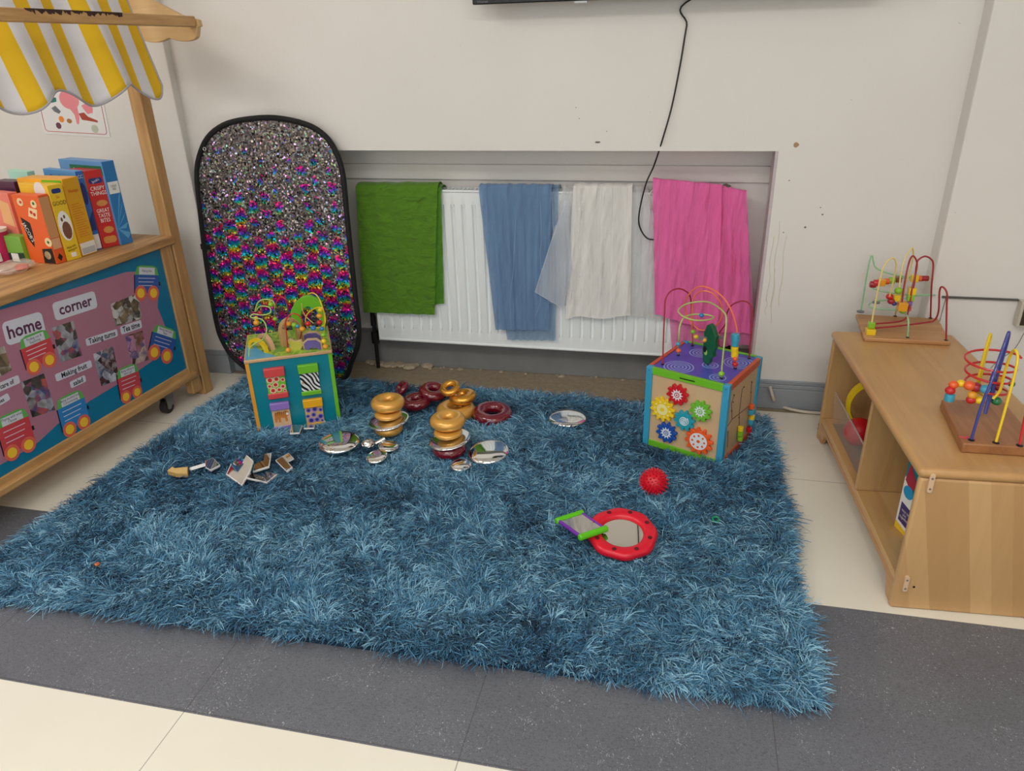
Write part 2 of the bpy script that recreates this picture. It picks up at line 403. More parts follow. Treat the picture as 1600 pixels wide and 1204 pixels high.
vs, fs = rib_panel(); b = MB().add(vs, fs)
b.box((RX0, RYF + .012, RZ0), (RX1, RYF + .016, RZ1))
b.build('front_panel', WHITE, t, world=True, smooth=40)
e = MB(); e.tube([(RX0, RYF, RZ0 + .004), (RX1, RYF, RZ0 + .004)], .0055, 10); e.tube([(RX0, RYF, RZ1 - .004), (RX1, RYF, RZ1 - .004)], .005, 10)
e.tube([(RX0 + .002, RYF, RZ0), (RX0 + .002, RYF, RZ1)], .005, 10); e.tube([(RX1 - .002, RYF, RZ0), (RX1 - .002, RYF, RZ1)], .005, 10)
e.build('rim', WHITE, t, world=True)
g = MB()
for i in range(90): x = RX0 + .01 + i * (RX1 - RX0 - .02) / 90; g.box((x, RYF + .012, RZ1 - .004), (x + .009, RYF + .058, RZ1 - .001))
g.box((RX0, RYF + .008, RZ1 - .012), (RX1, RYF + .013, RZ1)); g.box((RX0, RYF + .057, RZ1 - .012), (RX1, RYF + .062, RZ1))
g.build('top_grille', WHITE, t, world=True)
MB().box((RX0, RYF + .056, RZ0), (RX1, RYF + .06, RZ1)).build('back_panel', WHITE, t, world=True)
MB().box((RX0 - .001, RYF + .004, RZ0 + .01), (RX0 + .003, RYF + .06, RZ1)).build('side_panel', WHITE, t, world=True)
MB().box((RX1 - .003, RYF + .004, RZ0 + .01), (RX1 + .001, RYF + .06, RZ1)).build('side_panel', WHITE, t, world=True)
v = MB(); vx = RX0 - .035; v.tube([(vx, RYF + .03, 0), (vx, RYF + .03, .22)], .008, 12); v.cyl((vx, RYF + .03, .12), (vx, RYF + .03, .17), .016); v.cyl((vx, RYF + .03, .20), (vx, RYF + .03, .26), .013, .010)
v.tube([(vx, RYF + .03, .16), (RX0, RYF + .03, .19)], .008, 10)
v.build('valve', mat('black_iron', (28, 26, 26), .6, .4), t, world=True)
v = MB(); vx = RX1 + .035; v.tube([(vx, RYF + .03, 0), (vx, RYF + .03, .20)], .008, 12); v.cyl((vx, RYF + .03, .13), (vx, RYF + .03, .20), .015)
v.build('valve', MATS['black_iron'], t, world=True)
MB().cyl((RX0 + .07, RYF + .004, RZ1 - .08), (RX0 + .07, RYF + .006, RZ1 - .08), .003)
# ================================================================= SCARVES
def sheer(name, rgb, op, rough=.7, grain=(34, 1, 3.2), dens=.62):
    m = bpy.data.materials.new(name); m.use_nodes = True; nt = m.node_tree; b = nt.nodes['Principled BSDF']; out = nt.nodes['Material Output']
    c = lin(rgb); b.inputs['Base Color'].default_value = c; b.inputs['Roughness'].default_value = rough; b.inputs['Sheen Weight'].default_value = .3
    b.inputs['Specular IOR Level'].default_value = .2
    tl = nt.nodes.new('ShaderNodeBsdfTranslucent'); tl.inputs[0].default_value = c
    tr = nt.nodes.new('ShaderNodeBsdfTransparent'); tr.inputs[0].default_value = (*[min(1, .7 + .35 * q) for q in c[:3]], 1)
    m1 = nt.nodes.new('ShaderNodeMixShader'); m1.inputs[0].default_value = .18; nt.links.new(b.outputs[0], m1.inputs[1]); nt.links.new(tl.outputs[0], m1.inputs[2])
    # weave and facing make the cloth denser or thinner
    lw = nt.nodes.new('ShaderNodeLayerWeight'); lw.inputs[0].default_value = .35
    tc = nt.nodes.new('ShaderNodeTexCoord'); mp = nt.nodes.new('ShaderNodeMapping'); mp.inputs['Scale'].default_value = grain; nt.links.new(tc.outputs['Object'], mp.inputs[0])
    nz = nt.nodes.new('ShaderNodeTexNoise'); nz.inputs['Scale'].default_value = 1.; nz.inputs['Detail'].default_value = 4; nz.inputs['Distortion'].default_value = .6; nt.links.new(mp.outputs[0], nz.inputs['Vector'])
    bp = nt.nodes.new('ShaderNodeBump'); bp.inputs['Strength'].default_value = .9; bp.inputs['Distance'].default_value = .02; nt.links.new(nz.outputs['Fac'], bp.inputs['Height']); nt.links.new(bp.outputs[0], b.inputs['Normal']); nt.links.new(bp.outputs[0], tl.inputs['Normal'])
    a = nt.nodes.new('ShaderNodeMath'); a.operation = 'MULTIPLY_ADD'; nt.links.new(lw.outputs['Facing'], a.inputs[0]); a.inputs[1].default_value = .55; a.inputs[2].default_value = op - dens * .55 - .05
    a2 = nt.nodes.new('ShaderNodeMath'); a2.operation = 'MULTIPLY_ADD'; nt.links.new(nz.outputs['Fac'], a2.inputs[0]); a2.inputs[1].default_value = dens; nt.links.new(a.outputs[0], a2.inputs[2]); a2.use_clamp = True
    mx = nt.nodes.new('ShaderNodeMixShader'); nt.links.new(a2.outputs[0], mx.inputs[0]); nt.links.new(tr.outputs[0], mx.inputs[1]); nt.links.new(m1.outputs[0], mx.inputs[2])
    nt.links.new(mx.outputs[0], out.inputs[0]); MATS[name] = m; return m
def cloth(name, m, parent, tl, tr, br, bl, Y=2.775, folds=5, amp=.008, seed=0, back=.06, top=0.008, wig=.0, crumple=.003):
    """hanging cloth: corner pixels give its outline on the front of the radiator; it turns over the radiator top"""
    r = random.Random(seed); P = [ony(*q, Y) for q in (tl, tr, br, bl)]; NU, NV = 60, 70
    ph = [r.uniform(0, 6.28) for _ in range(8)]; fr = [folds * r.uniform(.6, 1.6) for _ in range(4)]
    vs = []; fs = []
    rows = [('b', k / 6) for k in range(6)] + [('f', k / NV) for k in range(NV + 1)]
    for kind, q in rows:
        for i in range(NU + 1):
            u = i / NU
            A = P[0].lerp(P[1], u); B = P[3].lerp(P[2], u)
            f = sum(math.sin(fr[j] * 6.28 * u + ph[j] + (0 if kind == 'b' else q) * (1.2 + j) * .8) for j in range(4)) / 3
            if kind == 'b':
                x = A.x; y = Y + .085 * (1 - q) ; z = A.z + top * math.sin(PI * q) - (1 - q) ** 3 * .03
                z += .002 * f; vs.append((x, y, z)); continue
            x, z = A.lerp(B, q).x, A.lerp(B, q).z
            z += wig * math.sin(u * 9 + ph[5]) * q
            en = .25 + .75 * min(1, q * 3)
            y = Y - .004 * min(1, q * 20) - amp * (f + .6) * en - crumple * math.sin(37 * u + 13 * q + ph[6]) * math.sin(23 * q + 7 * u + ph[7])
            x += amp * .5 * math.cos(fr[0] * 6.28 * u + ph[0]) * en * (1 if 0 < i < NU else 0)
            vs.append((x, y, z))
    C = NU + 1
    for rr_ in range(len(rows) - 1):
        for c in range(NU): fs.append((rr_ * C + c, rr_ * C + c + 1, (rr_ + 1) * C + c + 1, (rr_ + 1) * C + c))
    return MB().add(vs, fs).build(name, m, parent, world=True, smooth=180)
P = ony(620, 300, 2.78); t = thing('green_scarf', 'folded bright green cloth hung over the left end of the radiator', 'scarf', (P.x, P.y, .4))
cloth('front_fold', sheer('green_muslin', (94, 142, 36), 1.05, grain=(16, 1, 28), dens=.3), t, (556, 291), (684, 291), (680, 491), (569, 487), 2.772, 3, .003, 1, top=.014, crumple=.003)
cloth('back_fold', sheer('green_muslin_under', (82, 138, 36), .98, grain=(20, 1, 14), dens=.3), t, (575, 294), (690, 293), (694, 474), (600, 478), 2.780, 3, .002, 2)
P = ony(800, 300, 2.78); t = thing('blue_scarf', 'sheer blue scarf hung over the radiator left of the white one', 'scarf', (P.x, P.y, .4))
cloth('front_fold', sheer('blue_voile', (122, 156, 196), .88), t, (748, 291), (862, 292), (858, 514), (775, 514), 2.770, 6, .006, 3, crumple=.002)
cloth('sheer_layer', sheer('blue_voile_thin', (136, 168, 200), .58), t, (752, 293), (873, 293), (868, 531), (793, 530), 2.780, 5, .004, 4)
P = ony(940, 300, 2.78); t = thing('white_scarf', 'sheer white scarf hung over the radiator beside the pink one', 'scarf', (P.x, P.y, .4))
cloth('front_fold', sheer('white_voile', (255, 252, 248), .86), t, (896, 291), (988, 292), (985, 494), (884, 496), 2.768, 3, .006, 5, crumple=.002, wig=.006)
cloth('sheer_layer', sheer('white_voile_thin', (232, 230, 230), .50), t, (880, 293), (1012, 294), (1038, 500), (840, 470), 2.779, 5, .005, 6)
for seam in ([(844, 315), (846, 371), (844, 397), (847, 441), (843, 453), (844, 472), (836, 494)], [(799, 513), (797, 466), (802, 422), (803, 397), (806, 340)], [(862, 300), (866, 400), (868, 529)]):
    bs_ = bpy.data.objects['blue_scarf']; MB().tube(smooth_path([ony(x, y, 2.752) for x, y in seam], 6), .0007, 6).build('hem_seam', mat('blue_hem_thread', (150, 180, 212), .7), bs_, world=True)
MB().tube([ony(x, y, 2.745) for x, y in ((884, 318), (861, 378), (836, 456), (880, 482))], .0008, 6).build('hem_seam', mat('white_hem_thread', (226, 228, 234), .7), t, world=True)
fl = MB(); a = [ony(x, y, 2.748) for x, y in ((886, 300), (836, 456), (880, 482), (893, 420))]
vs = []; fs = []; n = 14
for i in range(n + 1):
    for j in range(n + 1):
        u, v_ = i / n, j / n; p = a[0].lerp(a[1], u).lerp(a[3].lerp(a[2], u), v_); vs.append((p.x, p.y - .004 * math.sin(u * 5 + v_ * 6), p.z))
for i in range(n):
    for j in range(n): fs.append((i * (n + 1) + j, (i + 1) * (n + 1) + j, (i + 1) * (n + 1) + j + 1, i * (n + 1) + j + 1))
fl.add(vs, fs).build('corner_flap', sheer('white_voile_flap', (214, 222, 234), .62), t, world=True, smooth=180)
P = ony(1090, 300, 2.78); t = thing('pink_scarf', 'sheer bright pink scarf hung over the right end of the radiator', 'scarf', (P.x, P.y, .4))
cloth('front_fold', sheer('pink_voile', (255, 122, 190), .95), t, (1020, 279), (1128, 289), (1122, 520), (1024, 489), 2.764, 4, .010, 7, top=.0, crumple=.003)
cloth('side_fold', sheer('pink_voile_mid', (255, 122, 190), .86), t, (1100, 286), (1167, 299), (1172, 520), (1080, 515), 2.772, 5, .006, 9, top=0.)
cloth('sheer_layer', sheer('pink_voile_thin', (255, 136, 198), .60), t, (1030, 283), (1166, 300), (1180, 537), (1050, 545), 2.780, 6, .005, 8, top=.0)

# ================================================================= SEQUIN BOARD
def sequin_mat():
    t = NT('reversible_sequins'); v = t.mapping()
    vo = t.n('TexVoronoi'); t.l(v, vo.inputs['Vector']); vo.inputs['Scale'].default_value = 175; vo.inputs['Randomness'].default_value = 1.
    col = vo.outputs['Color']
    sep = t.n('SeparateColor'); t.l(col, sep.inputs[0]); r, g, bl = sep.outputs
    sx = t.n('SeparateXYZ'); t.l(v, sx.inputs[0]); X, Z = sx.outputs[0], sx.outputs[2]
    # rainbow printed on the flipped side, brushed over in staggered scallops
    wob = t.math('MULTIPLY', t.math('SUBTRACT', t.noise(v, 13, 2), .5), 1.1)
    u_ = t.math('ADD', t.math('DIVIDE', X, .057), t.math('MULTIPLY', wob, .7))
    par = t.math('MULTIPLY', t.math('MODULO', t.math('FLOOR', t.math('ADD', u_, 100)), 2), .5)
    ph = t.math('FRACT', t.math('ADD', t.math('ADD', t.math('DIVIDE', Z, .070), 20.), t.math('ADD', par, t.math('MULTIPLY', wob, .55))))
    hj = t.math('ADD', ph, t.math('MULTIPLY', t.math('SUBTRACT', r, .5), .22))
    rain = t.ramp(hj, [(0., lin((244, 190, 30))), (.10, lin((250, 214, 50))), (.20, lin((60, 200, 90))), (.32, lin((10, 190, 210))), (.45, lin((40, 90, 215))), (.58, lin((130, 40, 190))), (.72, lin((226, 24, 150))), (.88, lin((240, 40, 110))), (1., lin((240, 110, 50)))])
    # how far each scallop is turned over
    cu = t.math('SINE', t.math('MULTIPLY', t.math('FRACT', t.math('ADD', u_, 100)), PI)); cp = t.math('SINE', t.math('MULTIPLY', ph, PI))
    lat = t.math('MULTIPLY', cu, cp)
    nz = t.math('SUBTRACT', t.noise(t.mapping((1, 1, .8)), 8, 4, .65), .09)
    zz = t.math('SUBTRACT', 1., t.math('MULTIPLY', t.math('ABSOLUTE', t.math('SUBTRACT', Z, .43)), 2.3))
    m = t.math('ADD', t.math('MULTIPLY', lat, .95), t.math('ADD', t.math('MULTIPLY', nz, 4.2), t.math('MULTIPLY', zz, 1.0)))
    m = t.math('ADD', m, t.math('MULTIPLY', bl, .7))
    mask = t.math('GREATER_THAN', m, 3.02)
    odd = t.math('GREATER_THAN', g, .90)
    hs2 = t.n('CombineColor', mode='HSV'); t.l(r, hs2.inputs[0]); hs2.inputs[1].default_value = .5; hs2.inputs[2].default_value = .9
    grey = t.ramp(g, [(0, lin((88, 88, 96))), (.5, lin((128, 122, 122))), (1, lin((180, 166, 156)))])
    base = t.mix(odd, grey, hs2.outputs[0]); c = t.mix(mask, base, rain)
    c = t.mix(t.math('GREATER_THAN', bl, .86), c, lin((16, 16, 20)))
    t.col(c); t.b.inputs['Metallic'].default_value = .75; t.b.inputs['Roughness'].default_value = .30
    # every sequin tilts its own way
    ge = t.n('NewGeometry'); sub = t.n('VectorMath', operation='SUBTRACT'); t.l(col, sub.inputs[0]); sub.inputs[1].default_value = (.5, .5, .5)
    sc = t.n('VectorMath', operation='SCALE'); t.l(sub.outputs[0], sc.inputs[0]); sc.inputs['Scale'].default_value = .8
    ad = t.n('VectorMath', operation='ADD'); t.l(ge.outputs['Normal'], ad.inputs[0]); t.l(sc.outputs[0], ad.inputs[1])
    no = t.n('VectorMath', operation='NORMALIZE'); t.l(ad.outputs[0], no.inputs[0]); t.l(no.outputs[0], t.b.inputs['Normal'])
    return t.m
outl = [ony(x, y, 2.66) for x, y in [(430, 184), (478, 194), (508, 212), (527, 240), (537, 275), (543, 330), (551, 400), (558, 460), (564, 505), (563, 535), (553, 562)]]
outl = [(p.x, p.z) for p in outl] + [(-1.34, .03), (-1.44, .004), (-1.56, .0), (-1.70, .004), (-1.78, .03)]
outl += [(p.x, p.z) for p in [ony(x, y, 2.66) for x, y in [(368, 552), (351, 525), (343, 500), (333, 450), (323, 390), (314, 320), (309, 275), (312, 245), (325, 215), (350, 195), (385, 186)]]]
outl = [(p.x, p.y) for p in smooth_path([V((x, z, 0)) for x, z in outl], 4, True)]
# stands on the floor, top leaning on the wall
BY0 = 2.630; lean = math.atan2(.030, 1.05)
BM = T((0, BY0, 0)) @ RX(-lean)
t = thing('sequin_board', 'tall rounded board of rainbow and grey sequins with black rim leaning on the wall', 'sequin board', (-1.56, BY0, 0), M=T((-1.56, BY0, 0)) @ RX(-lean))
o2 = [(x + 1.56, z) for x, z in outl]
MB().prism([(x, z) for x, z in o2], .004, .012, RX(PI / 2) @ T((0, 0, -.012))).build('sequin_panel', sequin_mat(), t, smooth=20)
MB().tube([(x, 0, z) for x, z in o2], .0105, 10, closed=True).build('black_rim', mat('black_binding', (12, 12, 14), .75), t)
for x, y in ((318, 233), (508, 227), (370, 545), (552, 547)):
    p = ony(x, y, 2.64); M_ = T((p.x + 1.56, -.010, p.z)) @ RX(PI / 2); MB().torus(.006, .0018, M_, 16, 8).build('eyelet', mat('eyelet_steel', (200, 200, 205), .25, 1.), t)
p = ony(320, 386, 2.64); MB().cbox((p.x + 1.56, 0, p.z), (.045, .004, .022)).build('side_loop', BLACK, t)

# ================================================================= ROLE-PLAY STALL
SP = V((-1.88, 2.44, 0)); SD = V((.0710, .9975, 0)).normalized(); SN = V((SD.y, -SD.x, 0))   # front plane, towards the room = SN
STM = Matrix(((SN.x, SD.x, 0, SP.x), (SN.y, SD.y, 0, SP.y), (0, 0, 1, 0), (0, 0, 0, 1)))     # local: x out to the room, y along the front (- = nearer camera)
OAK = wood('pine_stall', (214, 170, 112), (180, 132, 78), 'y', .5); OAKZ = wood('pine_post', (208, 164, 108), (176, 130, 78), 'z', .5)
st = thing('market_stall', 'wooden play shop counter with teal home corner display and yellow striped awning', 'play stall', M=STM)
SL = -1.35
MB().box((-.42, SL, .635), (.012, .005, .665)).build('counter_top', wood('worn_counter', (206, 160, 104), (150, 106, 62), 'y', .5), st, bevel=.004)
MB().box((-.035, -.062, .03), (-.002, -.008, .64)).build('stile', OAKZ, st, bevel=.003)
MB().box((-.05, .0, .0), (.0, .050, 1.62)).build('post', OAKZ, st, bevel=.004)
MB().box((-.42, .0, .0), (-.37, .050, .64)).build('rear_post', OAKZ, st, bevel=.004)
MB().box((-.37, .005, .10), (-.05, .04, .15)).build('side_rail', OAK, st, bevel=.003)
MB().box((-.03, SL, .118), (-.004, -.062, .145)).build('bottom_rail', OAK, st, bevel=.003)
MB().box((-.028, SL, .095), (.010, -.03, .122)).build('lower_ledge', OAK, st, bevel=.006)
MB().box((-.42, SL, .10), (-.39, -.01, .64)).build('back_panel', OAK, st)
MB().box((-.39, SL, .10), (-.03, -.01, .115)).build('base_board', OAK, st)
MB().box((-.022, -.008, .06), (-.004, .0, .085)).build('hinge', STEEL, st)
TEAL = mat('teal_backing_paper', (0, 118, 158), .45, var=.08, coat=.35); 
pan = MB().box((-.022, SL, .145), (-.010, -.062, .635)).build('display_panel', TEAL, st)
FR[pan.name] = STM
def sl(px, py, off=-.010):
    """pixel -> (y along stall, z) on the stall front"""
    P = onpl(px, py, SP + SN * off, SN); q = STM.inverted() @ P; return (q.y, q.z)
def front(off): return Matrix(((0, 0, 1, off), (1, 0, 0, 0), (0, 1, 0, 0), (0, 0, 0, 1)))   # local (u,v) -> (y,z), normal +x
def poly_on(pxs, off, th=.0006): return MB().prism([sl(*p) for p in pxs], 0, th, front(off))
poly_on([(-160, 580), (-160, 530), (100, 455), (196, 425), (212, 424), (248, 442), (246, 480), (262, 520), (266, 545), (240, 562), (200, 590), (140, 626), (90, 662), (60, 690), (20, 715), (-80, 770), (-200, 850), (-260, 700)], -.0095).build('pink_paper', mat('mauve_paper', (176, 118, 140), .5, coat=.35, var=.05), pan)
CARD = mat('laminated_white', (214, 214, 226), .35, coat=.4); PURPLE = mat('purple_ink', (92, 40, 78), .5); INK = mat('black_ink', (22, 22, 28), .5)
def word(body, quad, m, size, name='word_card', squash=1., pad=0, fill=CARD):
    """quad: px corners TL TR BR BL of the card"""
    q = [V((*sl(*p), 0)) for p in quad]; c = sum(q, V()) / 4; xd = ((q[1] - q[0]) + (q[2] - q[3])).normalized(); yd = V((-xd.y, xd.x, 0))
    w_ = ((q[1] - q[0]).length + (q[2] - q[3]).length) / 2; h_ = abs((q[0] - q[3]).dot(yd) + (q[1] - q[2]).dot(yd)) / 2
    M_ = front(-.0088) @ Matrix(((xd.x, yd.x, 0, c.x), (xd.y, yd.y, 0, c.y), (0, 0, 1, 0), (0, 0, 0, 1)))
    b = MB().prism(rrect(w_, h_, min(w_, h_) * .22), 0, .0006, M_); b.slot(1)
    b.text(body, size * h_, M_ @ T((0, 0, .0009)), squash=squash, bold=.022); return b.build(name, [fill, m], pan)
word('home', [(0, 505), (62, 486), (73, 520), (12, 540)], PURPLE, .78, squash=.92)
word('corner', [(79, 473), (146, 455), (153, 479), (88, 502)], PURPLE, .84, squash=.98)
word('Taking turns', [(132, 529), (182, 514), (184, 524), (136, 541)], INK, 1.0, squash=.9)
word('Tea time', [(186, 510), (219, 500), (222, 511), (190, 523)], INK, .95, squash=.8)
word('Making fruit', [(85, 585), (141, 562), (144, 573), (88, 596)], INK, .95, squash=.9)
word('salad', [(108, 597), (132, 585), (134, 596), (111, 606)], INK, 1.0, squash=.9)
word('Taking care of', [(-35, 612), (28, 585), (31, 598), (-32, 625)], INK, .78, squash=.8)
word('babies', [(-20, 632), (12, 613), (15, 624), (-17, 643)], INK, .78, squash=.8)
def photo_mat(name, cols, seed):
    t = NT(name); v = t.mapping((1, 1, 1), loc=(seed * 1.7, seed * .9, seed)); f = t.n('TexVoronoi'); t.l(v, f.inputs['Vector']); f.inputs['Scale'].default_value = 38
    se = t.n('SeparateColor'); t.l(f.outputs['Color'], se.inputs[0])
    f2 = t.math('ADD', t.math('MULTIPLY', se.outputs[0], .55), t.math('MULTIPLY', t.noise(v, 30, 4), .45))
    k = len(cols); t.col(t.ramp(f2, [(.18 + .64 * i / (k - 1), lin(c)) for i, c in enumerate(cols)])); t.b.inputs['Roughness'].default_value = .4; t.b.inputs['Coat Weight'].default_value = .3
    return t.m
PH = [photo_mat('photo_print_a', [(30, 30, 34), (90, 80, 76), (170, 170, 178), (60, 70, 120), (205, 90, 60)], 1), photo_mat('photo_print_b', [(34, 28, 26), (120, 104, 80), (210, 208, 206), (60, 56, 54), (150, 128, 96)], 2),
      photo_mat('photo_print_c', [(26, 24, 30), (90, 50, 50), (208, 205, 214), (70, 80, 110), (180, 160, 150)], 3), photo_mat('photo_print_d', [(60, 40, 36), (130, 90, 70), (196, 140, 170), (90, 80, 130), (226, 196, 170)], 4)]
for i, q in enumerate([[(80, 512), (114, 501), (128, 555), (95, 566)], [(172, 475), (215, 458), (221, 497), (180, 510)], [(145, 553), (176, 540), (186, 592), (158, 603)], [(195, 525), (222, 516), (232, 562), (206, 570)],
                       [(32, 597), (68, 583), (86, 640), (50, 652)], [(-30, 560), (6, 540), (18, 578), (-18, 598)]]):
    poly_on(q, -.0092).build('photo_print', PH[i % 4], pan)
REDC = mat('red_card', (206, 66, 74), .45, coat=.3); BLUC = mat('blue_card', (46, 130, 200), .45, coat=.3); NAVC = mat('navy_card', (48, 92, 168), .45, coat=.3); GRNC = mat('green_card', (96, 176, 84), .5); YEL = mat('yellow_disc', (246, 198, 52), .5); CORAL = mat('coral_disc', (224, 104, 84), .5)
def wagon(q, m, title):
    """train wagon cut-out; q px corners of the body TL TR BR BL"""
    Q = [V((*sl(*p), 0)) for p in q]; xd = (Q[1] - Q[0]).normalized(); yd = V((-xd.y, xd.x, 0)); w_ = (Q[1] - Q[0]).length; h_ = (Q[0] - Q[3]).length; c = sum(Q, V()) / 4
    M_ = front(-.0084) @ Matrix(((xd.x, yd.x, 0, c.x), (xd.y, yd.y, 0, c.y), (0, 0, 1, 0), (0, 0, 0, 1)))
    b = MB(); b.slot(0).prism([(-w_ / 2, -h_ / 2), (w_ / 2, -h_ / 2), (w_ / 2, h_ / 2), (-w_ / 2, h_ / 2)], 0, .0005, M_)
    b.slot(1).prism([(-w_ / 2, h_ / 2), (w_ / 2, h_ / 2), (w_ * .42, h_ / 2 + .028), (w_ * .25, h_ / 2 + .034), (-w_ * .25, h_ / 2 + .034), (-w_ * .42, h_ / 2 + .028)], 0, .0005, M_)
    b.slot(2).prism([(-w_ * .33, h_ / 2 + .001), (w_ * .33, h_ / 2 + .001), (w_ * .33, h_ / 2 + .027), (-w_ * .33, h_ / 2 + .027)], .0005, .0008, M_)
    b.slot(5).text(title, .0125, M_ @ T((0, h_ / 2 + .0145, .001)), squash=.8)
    for s_ in (-1, 1):
        b.slot(3).prism(circ(w_ * .24, 20, s_ * w_ * .27, -h_ / 2), .0006, .001, M_); b.slot(4).prism(circ(w_ * .15, 20, s_ * w_ * .27, -h_ / 2), .001, .0014, M_)
    b.slot(2)
    for k in range(3): b.box((-w_ * .36, h_ * (.30 - .2 * k), .0005), (w_ * (.34 - .06 * k), h_ * (.30 - .2 * k) + .0022, .0008), M_)
    b.slot(5).box((w_ / 2, -.006, 0), (w_ / 2 + .008, .008, .0005), M_).box((-w_ / 2 - .004, -h_ / 2, 0), (-w_ / 2, h_ / 2, .0005), M_)
    b.build('train_wagon_card', [m, GRNC, CARD, CORAL, YEL, INK], pan)
wagon([(31, 546), (77, 527), (87, 558), (42, 577)], REDC, 'Finding out &\nExploring')
wagon([(210, 428), (247, 429), (247, 460), (211, 457)], NAVC, 'Making links')
wagon([(238, 518), (274, 530), (267, 558), (233, 548)], NAVC, 'Having their own\nideas')
wagon([(181, 593), (214, 580), (223, 608), (190, 622)], REDC, 'Being willing to\nhave a go')
wagon([(88, 640), (130, 620), (142, 655), (98, 675)], BLUC, 'Being involved and\nConcentrating')
wagon([(-6, 672), (43, 650), (55, 688), (8, 712)], REDC, 'Playing with what\nI know')
# castors
for px, py in ((262, 634), (228, 640)):
    P = onz(px, py, .03); q = STM.inverted() @ V((P.x, P.y, 0)); q.x = -.05 if px == 262 else -.33
    c = MB(); c.cyl((q.x, q.y - .0, .03), (q.x + .022, q.y, .03), .028, n=24).slot(1).cyl((q.x - .004, q.y, .03), (q.x + .026, q.y, .03), .012, n=16).box((q.x - .006, q.y - .012, .03), (q.x - .002, q.y + .03, .09)).box((q.x + .024, q.y - .012, .03), (q.x + .028, q.y + .03, .09)).box((q.x - .01, q.y - .01, .086), (q.x + .034, q.y + .045, .096))
    c.build('castor', [mat('rubber_tyre', (40, 40, 42), .5), STEEL], st)
# awning frame: bar in front, scalloped bracket at its end
aw = STM.inverted() @ ony(305, 28, 2.42); ab = STM.inverted() @ ony(303, 55, 2.42); BXo = aw.x; BZ1 = aw.z; BZ0 = ab.z
MB().box((BXo - .028, 0, -.016), (BXo, -SL + aw.y, .016), T((0, aw.y, BZ0 + .040)) @ RX(-.010) @ T((0, SL - aw.y, 0))).build('awning_bar', OAK, st, bevel=.003)
sc = MB(); r = random.Random(5)
for i in range(26):
    yy = aw.y - .33 - i * .0125; zt = BZ0 + .056 - (yy - aw.y) * .010; sc.prism([(yy - .010, zt), (yy + .010, zt), (yy + r.uniform(.0, .012), zt - r.uniform(.003, .014)), (yy - r.uniform(0, .012), zt - r.uniform(.002, .012))], 0, .0008, front(BXo))
sc.build('worn_patch', mat('exposed_dark_wood', (66, 44, 34), .9), st)
def br(u): return V((BXo - u, 0, 0))
prof = [(.004, BZ1 + .006), (-.02, BZ1 + .0)]
top = [(BXo + .006, BZ0 + .045), (BXo - .06, BZ0 + .062), (BXo - .15, BZ0 + .105), (BXo - .32, BZ0 + .19), (BXo - .32, BZ0 + .02)]
botm = []
for i in range(25):
    f = i / 24; x = BXo - .24 + f * .24; botm.append((x, BZ0 - .006 - .012 * abs(math.sin(f * PI * 2)) + (.03 * max(0, (f - .93) / .07) ** 2)))
MB().prism(top[::-1] + [] if False else [(x, z) for x, z in (botm + [(BXo + .008, BZ0 + .025)] + top)], 0, .02, Matrix(((1, 0, 0, 0), (0, 0, -1, aw.y + .022), (0, 1, 0, 0), (0, 0, 0, 1)))).build('scalloped_bracket', wood('pale_ply', (222, 184, 132), (204, 164, 112), 'x', .5), st, bevel=.002, smooth=25)
# awning fabric
def stripes():
    t = NT('striped_canvas'); u = t.n('UVMap'); sx = t.n('SeparateXYZ'); t.l(u.outputs[0], sx.inputs[0])
    f = t.math('LESS_THAN', t.math('FRACT', t.math('MULTIPLY', sx.outputs[0], 12.5)), .5)
    t.col(t.mix(f, lin((228, 226, 232)), lin((236, 190, 28)))); t.b.inputs['Roughness'].default_value = .8
    t.bump(t.noise(t.mapping(), 700, 2), .1, .0005); return t.m
def awning():
    NU, NV = 150, 26; y1, y0 = -.085, SL; vs = []; fs = []; uv = []
    for j in range(NV + 1):
        v_ = j / NV
        for i in range(NU + 1):
            u = i / NU; y = y1 + (y0 - y1) * u
            hem = 1.180 - .026 * math.cos((y - y1) / .262 * 2 * PI + .9)
            if y > y1 - .03: hem += .03 * (1 - math.sqrt(max(0, 1 - ((y - (y1 - .03)) / .03) ** 2)))
            z = 1.62 + (hem - 1.62) * v_
            fold = .016 * math.sin((y + .3) * 22 + v_ * 1.2) + .009 * math.sin((y) * 41 + 1)
            x = .075 + .085 * v_ + fold * (.3 + .7 * v_) 
            vs.append((x, y + .03 - .03 * (1 - v_), z)); uv.append((u * 1.0 + .002, v_))
    C = NU + 1
    for j in range(NV):
        for i in range(NU): fs.append((j * C + i, (j + 1) * C + i, (j + 1) * C + i + 1, j * C + i + 1))
    b = MB().add(vs, fs); o = b.build('awning', stripes(), st, smooth=180)
    me = o.data; l = me.uv_layers.new(name='UVMap')
    for lp in me.loops: l.data[lp.index].uv = uv[lp.vertex_index]
    s_ = o.modifiers.new('s', 'SOLIDIFY'); s_.thickness = .0015
    row = [V(vs[NV * C + i]) for i in range(0, NU + 1, 1)]; side = [V(vs[j * C]) for j in range(0, NV)]
    MB().tube(side + row, .0035, 8).build('hem_piping', mat('grey_bias_tape', (178, 174, 180), .8), st)
awning()
